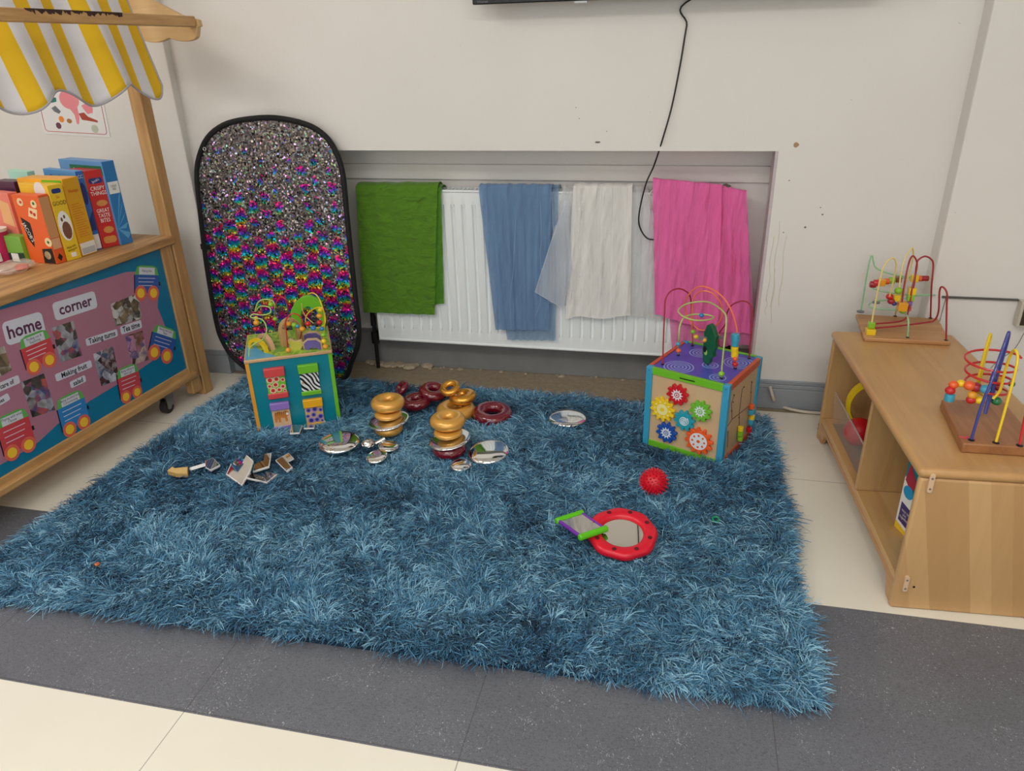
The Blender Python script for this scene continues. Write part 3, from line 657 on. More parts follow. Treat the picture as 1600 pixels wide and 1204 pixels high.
# poster on the wall behind
PQ = [ony(x, y, 2.664) for x, y in ((57, 130), (160, 132), (173, 215), (69, 209))]
c = (PQ[2] + PQ[3]) / 2; xd = (PQ[2] - PQ[3]).normalized(); yd = V((-xd.z, 0, xd.x)); w_ = (PQ[2] - PQ[3]).length
t = thing('food_poster', 'white pig and food chart with red border taped on the wall behind the stall', 'poster', M=Matrix(((xd.x, yd.x, 0, c.x), (0, 0, -1, 2.664), (xd.z, yd.z, 0, c.z), (0, 0, 0, 1))))
pp = MB().box((-w_ / 2, 0, 0), (w_ / 2, w_ * 1.25, .0008)).build('paper', mat('poster_white', (232, 230, 230), .4, coat=.3), t)
k = MB(); H_ = w_ * 1.25
bo = rrect(w_ * .92, H_ * .94, .012, 5, 0, H_ / 2); k.tube([(x, y, .001) for x, y in bo], .0011, 6, closed=True); k.build('border_line', mat('poster_red', (196, 60, 70), .5), t)
pk = mat('poster_pink', (236, 140, 150), .5)
MB().prism(circ(.044, 20, -.0, .135, .036), .0008, .0014).prism([(-.02, .12), (.03, .115), (.03, .07), (.022, .045), (.012, .045), (.01, .08)], .0007, .0012).prism([(.05, .115), (.075, .125), (.10, .11), (.095, .09), (.07, .085)], .0008, .0014).build('pig_picture', pk, t)
for nm, cc, pts in (('meat_picture', (176, 70, 50), [(.03, .085), (.055, .09), (.07, .075), (.11, .062), (.11, .055), (.065, .06), (.04, .062)]), ('orange_picture', (240, 140, 50), circ(.012, 14, -.055, .06)), ('nut_picture', (176, 120, 60), circ(.012, 10, -.02, .055, .009) ), ('beet_picture', (110, 60, 80), circ(.013, 7, -.075, .035)),
                    ('carton_picture', (40, 120, 110), [(-.085, .12), (-.06, .125), (-.058, .14), (-.082, .142)]), ('fish_picture', (110, 116, 124), [(-.09, .10), (-.07, .11), (-.05, .09), (-.06, .08), (-.08, .088)]), ('veg_picture', (190, 196, 176), circ(.016, 9, .09, .03))):
    MB().prism(pts, .0008, .0013).build(nm, mat('print_' + nm, cc, .5), t)
# ---------------------------------------------------------------- groceries
CT = .6655
def lum(c, k): return tuple(min(255, q * k) for q in c)
def carton(name, label, cat, f0, f1, top, width, sidecol, frontcol, deco=None, group='food boxes on the stall counter', topcol=None, h=None, push=0.):
    """f0/f1: px of the near and far bottom corner of the narrow side; top: px of its far top corner"""
    a, b = onz(*f0, CT), onz(*f1, CT); h = h or (zat(b, *top) - CT); a.x -= push; b.x -= push; d = (b - a); L_ = d.length - .002; y = d.normalized(); z1 = h
    x = V((-y.y, y.x, 0))          # towards the wall behind the stall (-x)
    M_ = Matrix(((x.x, y.x, 0, a.x), (x.y, y.y, 0, a.y), (0, 0, 1, CT), (0, 0, 0, 1)))
    # local: x depth of the broad face, y along the narrow side, z up
    t = thing(name, label, cat, M=M_, group=group)
    MB().slot(0).box((0, 0, 0), (width, L_, z1)).build('carton', [mat(name + label[:9] + '_body', frontcol, .4, coat=.15)], t, bevel=.0012)
    MB().box((.001, .001, z1 - .0002), (width - .001, L_ - .001, z1 + .0006)).build('top_flap', mat(name + label[:9] + '_top', topcol or lum(frontcol, 1.0), .4), t)
    MB().box((-.0006, .001, .001), (.0002, L_ - .001, z1 - .001)).build('side_print', mat(name + label[:9] + '_side', sidecol, .4, coat=.15), t)
    # matrices for printing on narrow side (u along y, v up) and on broad face (u right->, v up)
    MS = Matrix(((0, 0, -1, -.0007), (1, 0, 0, 0), (0, 1, 0, 0), (0, 0, 0, 1)))
    MF = Matrix(((-1, 0, 0, width), (0, 0, -1, -.0004), (0, 1, 0, 0), (0, 0, 0, 1)))
    if deco: deco(t, MS, MF, L_, z1, width)
    return t
def pr(t, name, m, M_, polys=(), texts=()):
    b = MB()
    for p in polys: b.prism(p, 0, .0005, M_)
    for (s, size, x, y, rot, sq) in texts: b.text(s, size, M_ @ T((x, y, .0008)) @ RZ(rot), squash=sq)
    b.build(name, m, t, smooth=0)
W_ = mat('print_white', (236, 234, 230), .4); NV_ = mat('print_navy', (30, 50, 120), .4); YL_ = mat('print_yellow', (240, 200, 40), .4); BR_ = mat('print_biscuit', (206, 140, 70), .5); BK_ = mat('print_black', (20, 18, 20), .45); RD_ = mat('print_red', (200, 40, 36), .45); GN_ = mat('print_green', (20, 110, 70), .45); GY_ = mat('print_barcode', (120, 130, 140), .5)
def dA(t, MS, MF, L, H, W):
    lb = mat('print_light_blue', (90, 165, 210), .4)
    for k in range(5):
        a0 = -.9 + k * .5; c = (L * .1, H * .25)
        pr(t, 'ray_print', lb, MS, [[(.002, H * .2), (min(L - .002, .002 + .6 * L * (1.1)), H * (.06 + k * .13)), (min(L - .002, .002 + .6 * L * 1.6), H * (.13 + k * .13))]])
    pr(t, 'label_print', W_, MS, [[(.004, H * .62), (L - .004, H * .62), (L - .004, H * .76), (.004, H * .76)]]); pr(t, 'label_lettering', BK_, MS @ T((0, 0, .0005)), (), [('5 FRUIT\nFREE', .011, L / 2, H * .69, 0, .6)])
    pr(t, 'banner_print', GN_, MF, [[(W * .25, H * .84), (W * .98, H * .84), (W * .98, H * .95), (W * .25, H * .95)]]); pr(t, 'banner_lettering', W_, MF @ T((0, 0, .0005)), (), [('Eat Smart', .018, W * .45, H * .89, 0, .8), ('& Sustainable', .014, W * .8, H * .90, 0, .8)])
carton('cereal_box', 'tall blue cereal box with sun rays, farthest of the food boxes on the counter', 'food box', (190, 383), (209, 378), (177, 250), .24, (44, 120, 184), (96, 150, 205), dA)
def dB(t, MS, MF, L, H, W):
    pr(t, 'logo_print', NV_, MS, [rrect(L * .72, H * .07, .008, 4, L / 2, H * .87)]); pr(t, 'side_lettering', W_, MS @ T((0, 0, .0005)), (), [('Jacob\'s', .012, L / 2, H * .87, .3, .8), ('CRISPY\nTHINGS', .019, L / 2, H * .74, 0, .8), ('GREAT\nTASTE\nBITES', .019, L / 2, H * .42, 0, .75)])
    pr(t, 'biscuit_print', BR_, MS, [circ(L * .3, 10, L * .55, H * .58, H * .04), circ(L * .28, 9, L * .55, H * .23, H * .045), rrect(L * .7, H * .09, .01, 3, L / 2, H * .10)])
    pr(t, 'corner_print', YL_, MF, [[(W * .6, H * .75), (W, H * .75), (W, H * .98), (W * .6, H * .98)]])
carton('cracker_box', 'red cracker box with biscuit pictures standing in front of the tall blue one', 'food box', (161, 388), (190, 382), (159, 264), .12, (196, 38, 38), (190, 44, 40), dB)
def dC(t, MS, MF, L, H, W):
    pr(t, 'picture_print', NV_, MS, [circ(L * .38, 16, L * .5, H * .72, H * .14), [(.001, H * .25), (L - .002, H * .25), (L - .002, H * .5), (.001, H * .35)]]); pr(t, 'label_print', W_, MS, [[(.002, .004), (L - .002, .004), (L - .002, H * .2), (.002, H * .2)]])
    pr(t, 'side_lettering', W_, MS @ T((0, 0, .0006)), (), [('CC', .016, L / 2, H * .93, 0, .8)]); pr(t, 'front_lettering', NV_, MF, (), [('Oat Os', .03, W * .4, H * .9, 0, .9)])
carton('cereal_box', 'mid blue food box with navy oval, squeezed between the yellow and red boxes', 'food box', (149, 391), (161, 388), (131, 266), .19, (48, 108, 190), (88, 150, 208), dC)
def dD(t, MS, MF, L, H, W):
    pr(t, 'barcode_print', W_, MS, [[(.002, .004), (L - .002, .004), (L - .002, H * .17), (.002, H * .17)]]); pr(t, 'barcode_bars', GY_, MS @ T((0, 0, .0005)), [[(.006, .008 + i * .004), (L - .006, .008 + i * .004), (L - .006, .0095 + i * .004), (.006, .0095 + i * .004)] for i in range(5)])
    pr(t, 'side_lettering', RD_, MS, [[(L * .15, H * (.25 + .03 * i)), (L * (.85 - .1 * (i % 3)), H * (.25 + .03 * i)), (L * (.85 - .1 * (i % 3)), H * (.25 + .03 * i) + .001), (L * .15, H * (.25 + .03 * i) + .001)] for i in range(15)], [('Hoops', .017, L / 2, H * .84, 0, .9)])
    pr(t, 'green_print', mat('print_lime', (110, 180, 40), .4), MF, [[(W * .55, H * .9), (W * .98, H * .9), (W * .98, H * .99), (W * .55, H * .99)]])
carton('cereal_box', 'golden yellow food box with a barcode at the foot of its narrow side', 'food box', (129, 401), (153, 393), (122, 275), .19, (226, 168, 30), (244, 170, 40), dD)
def dE(t, MS, MF, L, H, W):
    pr(t, 'logo_print', NV_, MS, [rrect(L * .6, H * .06, .006, 4, L / 2, H * .92)]); pr(t, 'side_lettering', BK_, MS, (), [('GOOD', .019, L / 2, H * .76, 0, .8), ('Made with\nwholegrain', .011, L / 2, H * .16, .15, .7)])
    pr(t, 'side_lettering', RD_, MS, (), [('So', .014, L / 2, H * .84, 0, .8)])
    pr(t, 'picture_print', W_, MS, [circ(L * .44, 18, L * .48, H * .46, H * .2)]); pr(t, 'biscuit_print', mat('print_cocoa', (120, 76, 56), .5), MS @ T((0, 0, .0005)), [circ(L * .3, 12, L * .52, H * .40, H * .12), circ(L * .07, 8, L * .35, H * .55, H * .03), circ(L * .07, 8, L * .55, H * .58, H * .025)])
    pr(t, 'stamp_print', W_, MS, [[(L * .35, H * .04), (L * .7, H * .04), (L * .7, H * .1), (L * .35, H * .1)]])
    pr(t, 'roundel_print', W_, MF, [circ(.03, 20, W * .72, H * .92)])
carton('biscuit_box', 'lemon yellow biscuit box with cocoa biscuit picture, left of the golden one', 'food box', (106, 408), (129, 402), (99, 286), .16, (228, 190, 36), (246, 196, 50), dE)
def dF(t, MS, MF, L, H, W):
    pr(t, 'biscuit_stripe', mat('print_cracker', (206, 150, 100), .5), MS, [[(.001, H * .38), (L - .002, H * .38), (L - .002, H * .97), (.001, H * .97)]])
    pr(t, 'panel_print', mat('print_beige', (222, 170, 130), .5), MS @ T((0, 0, .0005)), [[(.003, H * .22), (L - .004, H * .22), (L - .004, H * .37), (.003, H * .37)]])
    pr(t, 'emblem_print', BK_, MS, [[(L / 2, H * .03), (L * .75, H * .09), (L / 2, H * .15), (L * .25, H * .09)]])
    pr(t, 'diamond_print', BK_, MF, [[(W * .12, H * .68), (W * .42, H * .60), (W * .42, H * .44), (W * .33, H * .24), (W * .18, H * .36)], [(W * .55, .002), (W - .002, .002), (W - .002, H * .24), (W * .6, H * .22)]])
    pr(t, 'brand_lettering', W_, MF @ T((0, 0, .0005)), (), [("JACOB'S", .020, W * .27, H * .46, -1.25, .9)])
    pr(t, 'biscuit_print', mat('print_cream', (236, 208, 160), .5), MF, [circ(.013, 14, W * .28, H * .9), circ(.013, 14, W * .78, H * .88), [(W * .45, H * .7), (W * .75, H * .66), (W * .85, H * .8), (W * .55, H * .83)], circ(.014, 14, W * .75, H * .13), circ(.015, 14, W * .92, H * .33)])
    pr(t, 'topping_print', RD_, MF @ T((0, 0, .0005)), [circ(.006, 8, W * .6, H * .76), circ(.005, 8, W * .3, H * .9), circ(.006, 8, W * .7, H * .73)])
    pr(t, 'topping_print', GN_, MF @ T((0, 0, .0005)), [circ(.005, 8, W * .78, H * .89), circ(.005, 8, W * .92, H * .33)])
carton('cracker_box', 'orange and red cracker box with a black lettered diamond, nearest upright box', 'food box', (89, 413), (105, 408), (79, 302), .115, (226, 92, 30), (232, 96, 34), dF)
def dG(t, MS, MF, L, H, W):
    pr(t, 'lettering_print', W_, MF, (), [('Serving\nSuggestion', .012, W * .6, H * .4, 0, 1)]); pr(t, 'biscuit_print', mat('print_wafer', (236, 176, 120), .5), MF, [[(W * .55, H * .55), (W * .95, H * .5), (W * .95, H * .85), (W * .6, H * .9)]])
carton('cracker_box', 'salmon pink food box at the left edge behind the low green one', 'food box', (107, 408), (122, 404), (99, 300), .15, (236, 120, 100), (236, 128, 110), dG, push=.166)
def dH(t, MS, MF, L, H, W):
    pr(t, 'lid_print', mat('print_dark_green', (20, 60, 40), .5), MF, [[(0, 0), (W, 0), (W, H * .4), (0, H * .35)]]); pr(t, 'barcode_print', W_, MF @ T((0, 0, .0005)), [[(W * .35, H * .05), (W * .7, H * .05), (W * .7, H * .36), (W * .35, H * .36)]])
carton('tea_box', 'small green food box standing low in front of the salmon pink one', 'food box', (89, 413), (105, 408), (79, 302), .09, (130, 180, 60), (120, 176, 70), dH, h=.088, push=.119)
carton('biscuit_box', 'pale mint green food box at the back left of the counter', 'food box', (149, 391), (161, 388), (131, 267), .12, (180, 224, 206), (178, 226, 208), push=.195)
carton('tea_box', 'dark purple food box peeking over the salmon pink one', 'food box', (131, 400), (150, 394), (122, 281), .10, (84, 40, 70), (84, 40, 70), push=.20)
P = onz(6, 408, CT); t = thing('snack_tub', 'magenta cardboard tub with white lid at the left edge of the counter', 'tub', (P.x, P.y, CT))
MB().lathe([(.034, 0), (.036, .105)], n=32).build('tub', mat('magenta_print', (190, 20, 90), .4, coat=.2), t); MB().lathe([(.037, .102), (.038, .112), (.034, .112)], n=32).build('lid', W_, t)
MB().box((.012, -.0385, .01), (.030, -.030, .038)).build('barcode_label', W_, t)
P = onz(22, 425, CT); t = thing('clear_jar', 'clear crumpled plastic packet lying at the front of the counter', 'packet', (P.x, P.y, CT))
t.name = 'plastic_packet'; FR['plastic_packet'] = FR.get('clear_jar')
b = MB(); r = random.Random(2)
n, k = 22, 10; vs = []; fs = []
for i in range(k + 1):
    for j in range(n):
        a = 2 * PI * j / n; f = math.sin(PI * (i + .02) / (k + .04)); rr_ = 1 + .16 * r.uniform(-1, 1); vs.append((.055 * f * rr_ * math.cos(a), -.05 * math.cos(PI * i / k) * 1.5, .018 + .018 * f * rr_ * math.sin(a)))
for i in range(k):
    for j in range(n): fs.append((i * n + j, i * n + (j + 1) % n, (i + 1) * n + (j + 1) % n, (i + 1) * n + j))
pk_ = mat('clear_film', (235, 225, 220), .08, alpha=.28, spec=.8)
b.add(vs, fs).build('film', pk_, t, smooth=20)
MB().prism(circ(.02, 9), .004, .016, T((.005, .03, 0))).build('snack_label', mat('orange_label', (230, 90, 60), .4), t)

# ================================================================= OPEN SHELF UNIT
A0 = V((.569, 1.603, 0)); A1 = V((.518, 2.482, 0)); uy = (A1 - A0).normalized(); ux = V((uy.y, -uy.x, 0)); LN = (A1 - A0).length; WD = .365; SH = .40
SM = Matrix(((ux.x, uy.x, 0, A0.x), (ux.y, uy.y, 0, A0.y), (0, 0, 1, 0), (0, 0, 0, 1)))
BIR = wood('birch_ply', (216, 176, 122), (196, 152, 98), 'y', .35, .6); BIRZ = wood('birch_ply_end', (206, 166, 114), (188, 146, 94), 'z', .35, .5); 
sh = thing('shelf_unit', 'low open birch plywood shelf unit on the right with two compartments', 'shelf', M=SM)
EDG = wood('birch_edge', (212, 166, 112), (178, 126, 80), 'y', .4)
tp = MB().box((-.006, -.004, SH - .024), (WD + .004, LN + .004, SH)).build('top_board', wood('birch_top', (206, 160, 104), (190, 144, 92), 'y', .3, .5), sh, bevel=.011, seg=4)
def endp(y0, y1, m=BIRZ):
    out = [(.002, 0), (.002, .0), (.045, 0), (.052, .0), (WD, 0), (WD, SH - .024), (.0, SH - .024)]
    out = [(0, 0), (WD, 0), (WD, SH - .024), (0, SH - .024)]
    return MB().prism(out, y0, y1, Matrix(((1, 0, 0, 0), (0, 0, 1, 0), (0, 1, 0, 0), (0, 0, 0, 1)))).build('end_panel', m, sh, bevel=.007, seg=3)
def planks():
    t = NT('birch_striped_end'); sx = t.n('SeparateXYZ'); v = t.mapping((1, 1, 1), (0, .22, 0)); t.l(v, sx.inputs[0])
    st_ = t.n('TexWhiteNoise', noise_dimensions='1D'); t.l(t.math('FLOOR', t.math('MULTIPLY', sx.outputs[0], 22)), st_.inputs['W'])
    f = t.noise(t.mapping((20, 20, 1.5)), 2.5, 5, .6, .4)
    c = t.mix(st_.outputs[0], lin((212, 172, 120)), lin((190, 148, 98))); c = t.mix(t.math('MULTIPLY', f, .45), c, lin((176, 132, 84))); t.col(c); t.b.inputs['Roughness'].default_value = .38; return t.m
endp(-.0, .018, planks()); endp(LN - .018, LN)
bs = .085
MB().box((.004, .018, bs - .018), (WD - .006, LN - .018, bs)).build('bottom_board', BIR, sh, bevel=.004)
# front lip of the plinth, with the feet left standing at each end
lip = [(.018, .0), (.018, bs - .018), (LN - .018, bs - .018), (LN - .018, 0.), (LN - .05, 0), (LN - .075, .045), (LN - .10, .05), (.10, .05), (.075, .045), (.05, 0)]
MB().prism(lip, .004, .02, Matrix(((0, 0, 1, 0), (1, 0, 0, 0), (0, 1, 0, 0), (0, 0, 0, 1)))).build('plinth', EDG, sh, bevel=.003)
MB().box((WD - .010, .018, bs), (WD - .004, LN - .018, SH - .024)).build('back_panel', BIR, sh)
q = SM.inverted() @ onpl(1337, 752, A0 + V((0, 0, 0)), ux); DY = q.y
MB().box((.004, DY, bs), (WD - .010, DY + .015, SH - .024)).build('divider', BIRZ, sh, bevel=.003)
FIX = mat('cream_fitting', (216, 184, 150), .4)
for px, py, L_ in ((1454, 753, .05), (1415, 910, .046)):
    q = SM.inverted() @ onpl(px, py, A0, uy)
    f = MB().prism(rrect(.011, L_, .005), 0, .006, T((q.x, 0, q.z)) @ RX(PI / 2)); f.slot(1); f.prism(circ(.0028, 10, 0, L_ * .25), .006, .0066, T((q.x, 0, q.z)) @ RX(PI / 2)).prism(circ(.0028, 10, 0, -L_ * .3), .006, .0066, T((q.x, 0, q.z)) @ RX(PI / 2)); f.build('joint_fitting', [FIX, CH2], sh, bevel=.001)
q = SM.inverted() @ onpl(1428, 916.5, A0, uy); MB().prism(circ(.003, 8), 0, .0008, T((q.x, 0, q.z)) @ RX(PI / 2)).build('knot_mark', BK_, sh)
MB().text('S', .035, Matrix(((0, 0, -1, -.0006), (-1, 0, 0, LN - .009), (0, 1, 0, .045), (0, 0, 0, 1)))).build('ink_mark', BK_, sh)
# clear bin in the far compartment with a yellow drum and red ball
b0 = DY + .035; b1 = LN - .06; t = thing('clear_bin', 'clear acrylic tray with sloping front in the far shelf compartment', 'bin', M=SM @ T((.05, (b0 + b1) / 2, bs)))
ACR = mat('clear_acrylic', (225, 222, 224), .06, alpha=.13, spec=.6); hw = (b1 - b0) / 2
acr = MB().box((-.02, -hw, .0), (.24, hw, .003)); acr.build('tray_floor', ACR, t)
MB().add([(-.02, -hw, .003), (-.02, hw, .003), (-.03, hw, .12), (-.03, -hw, .12), (-.016, -hw, .003), (-.016, hw, .003), (-.026, hw, .12), (-.026, -hw, .12)], [(0, 3, 2, 1), (4, 5, 6, 7), (0, 1, 5, 4), (1, 2, 6, 5), (2, 3, 7, 6), (3, 0, 4, 7)]).build('front_panel', ACR, t)
MB().tube([(-.028, -hw, .12), (-.028, hw, .12)], .0028, 8).build('rolled_edge', mat('acrylic_edge', (190, 170, 166), .15, alpha=.8), t)
MB().box((.236, -hw, .003), (.24, hw, .12)).build('back_panel', ACR, t)
c0 = SM @ V((.15, DY + .13, bs + .005))
dp = SM @ V((.142, .752, bs));
t = thing('toy_drum', 'yellow rimmed tambourine standing in the clear bin', 'tambourine', M=T((dp.x, dp.y, bs + .006)) @ RZ(math.atan2(dp.y, dp.x) - PI / 2 + .15))
MB().lathe([(.084, 0), (.097, 0), (.097, .030), (.084, .030), (.084, 0)], T((0, .0, .097)) @ RY(0) @ RX(PI / 2) @ T((0, 0, -.02)), n=48).build('hoop', mat('yellow_plastic', (246, 214, 20), .35), t)
t = thing('toy_ball', 'red ball sitting in the clear bin in front of the yellow tambourine', 'ball', M=SM @ T((.15, DY + .13, bs + .049)))
t.matrix_world = SM @ T((.072, .672, bs + .052))
MB().ellip(.046, .046).build('ball', mat('red_rubber', (200, 16, 30), .4), t)
# puzzle box leaning at the near end
pa = onz(1397, 821, bs); pb = onz(1412, 837, bs); pd = (pb - pa).normalized(); pn = V((-pd.y, pd.x, 0)); 
t = thing('puzzle_box', 'slim teal and white lettered game box standing inside the near shelf compartment', 'game box', M=Matrix(((pd.x, pn.x, 0, pa.x), (pd.y, pn.y, 0, pa.y), (0, 0, 1, bs + .001), (0, 0, 0, 1))))
MB().box((0, 0, 0), (.16, .035, .275)).build('box', mat('game_teal', (0, 128, 140), .4, coat=.2), t, bevel=.001)
E2 = Matrix(((1, 0, 0, 0), (0, 0, -1, -.0004), (0, 1, 0, 0), (0, 0, 0, 1))) @ Matrix.Diagonal((1.25, 1.06, 1, 1))
pr(t, 'yellow_print', YL_, E2, [[(.001, .0), (.044, 0), (.044, .012), (.001, .02)]]); pr(t, 'white_print', W_, E2, [[(.001, .02), (.044, .012), (.044, .10), (.001, .15)]])
pr(t, 'purple_print', mat('print_violet', (64, 44, 110), .4), E2 @ T((0, 0, .0005)), [[(.008, .028), (.044, .022), (.044, .075), (.008, .08)]]); pr(t, 'slogan_lettering', W_, E2 @ T((0, 0, .001)), (), [('easy to\nput\ntogether', .011, .027, .052, 0, .8)])
pr(t, 'letter_tile', W_, E2, [[(.026, .205), (.042, .205), (.042, .235), (.026, .235)]]); pr(t, 'letter_lettering', BK_, E2 @ T((0, 0, .0006)), (), [('P', .026, .034, .22, 0, .9)])
pr(t, 'letter_tile', mat('print_lime2', (200, 220, 60), .4), E2, [[(.004, .225), (.02, .225), (.02, .255), (.004, .255)]]); pr(t, 'letter_lettering', GN_, E2 @ T((0, 0, .0006)), (), [('A', .022, .012, .24, 0, .9)])
pr(t, 'picture_print', mat('print_sky', (30, 150, 200), .4), E2 @ T((0, 0, .0007)), [circ(.017, 14, .022, .115)]); pr(t, 'face_print', mat('print_maroon', (170, 40, 60), .4), E2 @ T((0, 0, .0004)), [[(.004, .14), (.03, .12), (.044, .15), (.01, .19)]])

# ================================================================= WIRES AND BEADS
PAINT = {}
def paint(k):
    c = {'red': (200, 30, 36), 'orange': (236, 98, 44), 'yellow': (240, 204, 30), 'lime': (140, 196, 40), 'green': (30, 120, 70), 'blue': (50, 130, 190), 'teal': (60, 160, 190), 'navy': (52, 60, 140), 'gold': (232, 160, 40), 'crimson': (160, 24, 44), 'mint': (150, 206, 160),
         'cream': (228, 206, 130), 'purple': (130, 90, 170), 'brown': (140, 80, 50), 'grey': (110, 114, 120), 'pistachio': (176, 200, 110), 'coral': (246, 120, 80), 'pink': (226, 80, 96)}[k]
    return mat('paint_' + k, c, .28, coat=.3)
def wire(parent, name, pts, colr, r=.0026, ys=None, n=7):
    return MB().tube(smooth_path(pts, n), r, 10).build(name, paint(colr), parent, world=True)
def wpath(px, z0, sc=1, ox=0, oy=0, yend=None, base_end=True):
    """pixels of a wire -> points; both feet on plane z0, depth runs linearly between the feet (or to yend)"""
    pp = [(ox + a / sc, oy + b / sc) for a, b, *_ in px]; A = onz(*pp[0], z0)
    yB = onz(*pp[-1], z0).y if (base_end and yend is None) else (yend if yend is not None else A.y)
    L_ = [0]
    for i in range(1, len(pp)): L_.append(L_[-1] + math.dist(pp[i], pp[i - 1]))
    out = []
    for (q, l, raw) in zip(pp, L_, px):
        y = A.y + (yB - A.y) * l / L_[-1]
        if len(raw) > 2: y += raw[2]
        out.append(ony(*q, y))
    return out
def bead(parent, P, colr, r=.011, shape='ball', name='bead', M_=None):
    b = MB(); B = T(P) @ (M_ or Matrix())
    if shape == 'ball': b.ellip(r, r * .88, B, 18, 12)
    elif shape == 'cyl': b.lathe([(r * .6, -r * .95), (r * .95, -r * .8), (r, -r * .5), (r, r * .5), (r * .95, r * .8), (r * .6, r * .95)], B, 20)
    elif shape == 'cube': b.box((-r, -r, -r), (r, r, r), B)
    elif shape == 'disc': b.lathe([(r * .4, -r * .35), (r, -r * .15), (r, r * .15), (r * .4, r * .35)], B, 20)
    return b.build(name, paint(colr), parent, world=True, bevel=.0015 if shape == 'cube' else 0)

# ================================================================= RIGHT ACTIVITY CUBE
zb = .018
CC = V((.182, 2.180, 0)); TZ = zb + .292
a = onz(1005, 570, TZ); c_ = onz(1137, 600, TZ); dd = (c_ - a); W1 = .278
ang = math.atan2((c_ - a).y, (c_ - a).x)
ang = math.radians(-24.6)
CM = T((CC.x, CC.y, zb)) @ RZ(ang)      # local origin = near corner; x- along the gear face, y+ along the bead face
cube = thing('activity_cube', 'wooden activity cube with six coloured gears and tall bead wires, right side of rug', 'activity cube', M=CM)
PLY = mat('pale_plywood', (208, 176, 136), .5, var=.06, vscale=8)
CW = .288; CH_ = TZ - zb; ps = .022
BLU = mat('sky_blue_paint', (60, 160, 200), .35, var=.04); GRE = mat('lime_green_paint', (112, 190, 40), .35); ORG = mat('burnt_orange_paint', (206, 92, 52), .4, var=.06)
for x, y in ((0, 0), (-CW, 0), (0, CW), (-CW, CW)):
    x0 = x - ps if x == 0 else x; y0 = y if y == 0 else y - ps
    o = MB().box((x0, y0, 0), (x0 + ps, y0 + ps, CH_)).build('corner_post', BLU, cube, bevel=.002)
    MB().prism(circ(.0022, 8, x0 + ps / 2, CH_ - .012), 0, .0008, Matrix(((1, 0, 0, 0), (0, 0, -1, y0), (0, 1, 0, 0), (0, 0, 0, 1)))).build('screw_head', STEEL, cube)
for y in (0, CW - .012):
    for z in (0, CH_ - .024): MB().box((-CW + ps, y + .001, z), (-ps, y + .011, z + .022)).build('green_rail', GRE, cube, bevel=.001)
for x in (-.011, -CW + .001):
    for z in (0, CH_ - .024): MB().box((x, ps, z), (x + .010, CW - ps, z + .022)).build('orange_rail', ORG, cube, bevel=.001)
MB().box((-CW + ps, .006, .02), (-ps, .010, CH_ - .02)).build('gear_panel', PLY, cube)
MB().box((-.010, ps, .02), (-.006, CW - ps, CH_ - .02)).build('bead_panel', PLY, cube)
MB().box((-CW + ps, CW - .010, .02), (-ps, CW - .006, CH_ - .02)).build('back_panel', PLY, cube)
MB().box((-CW + .006, ps, .02), (-CW + .010, CW - ps, CH_ - .02)).build('left_panel', PLY, cube)
def swirl():
    t = NT('swirled_lake_print'); v = t.mapping()
    c = t.mix(t.noise(v, 6, 3), lin((50, 90, 190)), lin((96, 84, 190)))
    for cx, cy, R in ((-.20, .06, .05), (-.19, .21, .045), (-.06, .05, .035), (-.05, .20, .05), (-.12, .13, .03)):
        d = t.n('VectorMath', operation='DISTANCE'); mp = t.n('CombineXYZ'); sx = t.n('SeparateXYZ'); t.l(v, sx.inputs[0]); t.l(sx.outputs[0], mp.inputs[0]); t.l(sx.outputs[1], mp.inputs[1]); t.l(mp.outputs[0], d.inputs[0]); d.inputs[1].default_value = (cx, cy, 0)
        ring = t.math('GREATER_THAN', t.math('SINE', t.math('MULTIPLY', d.outputs['Value'], 560)), .55); ins = t.math('LESS_THAN', d.outputs['Value'], R)
        c = t.mix(t.math('MULTIPLY', t.math('MULTIPLY', ring, ins), .8), c, lin((160, 205, 240)))
    t.col(c); t.b.inputs['Roughness'].default_value = .3; return t.m
MB().box((-CW + .014, .012, CH_ - .008), (-.014, CW - .012, CH_ - .003)).build('top_print', swirl(), cube)
MB().box((-CW + .001, ps, CH_ - .004), (-CW + .014, CW - ps, CH_ + .001)).build('top_edge', ORG, cube, bevel=.001)
MB().box((-.014, ps, CH_ - .004), (-.001, CW - ps, CH_ + .001)).build('top_edge', ORG, cube, bevel=.001)
MB().box((-CW + ps, .001, CH_ - .004), (-ps, .012, CH_ + .001)).build('top_edge', GRE, cube, bevel=.001)
MB().box((-CW + ps, CW - .012, CH_ - .004), (-ps, CW - .001, CH_ + .001)).build('top_edge', GRE, cube, bevel=.001)
MB().box((-.168, .0006, CH_ - .015), (-.115, .0012, CH_ - .011)).build('slot_mark', BK_, cube)
fN = CM.to_3x3() @ V((0, -1, 0)); rN = CM.to_3x3() @ V((1, 0, 0)); Pc = CM @ V((0, 0, 0))
def cf(px, py, n, off): q = CM.inverted() @ onpl(px, py, Pc + n * off, n); return q
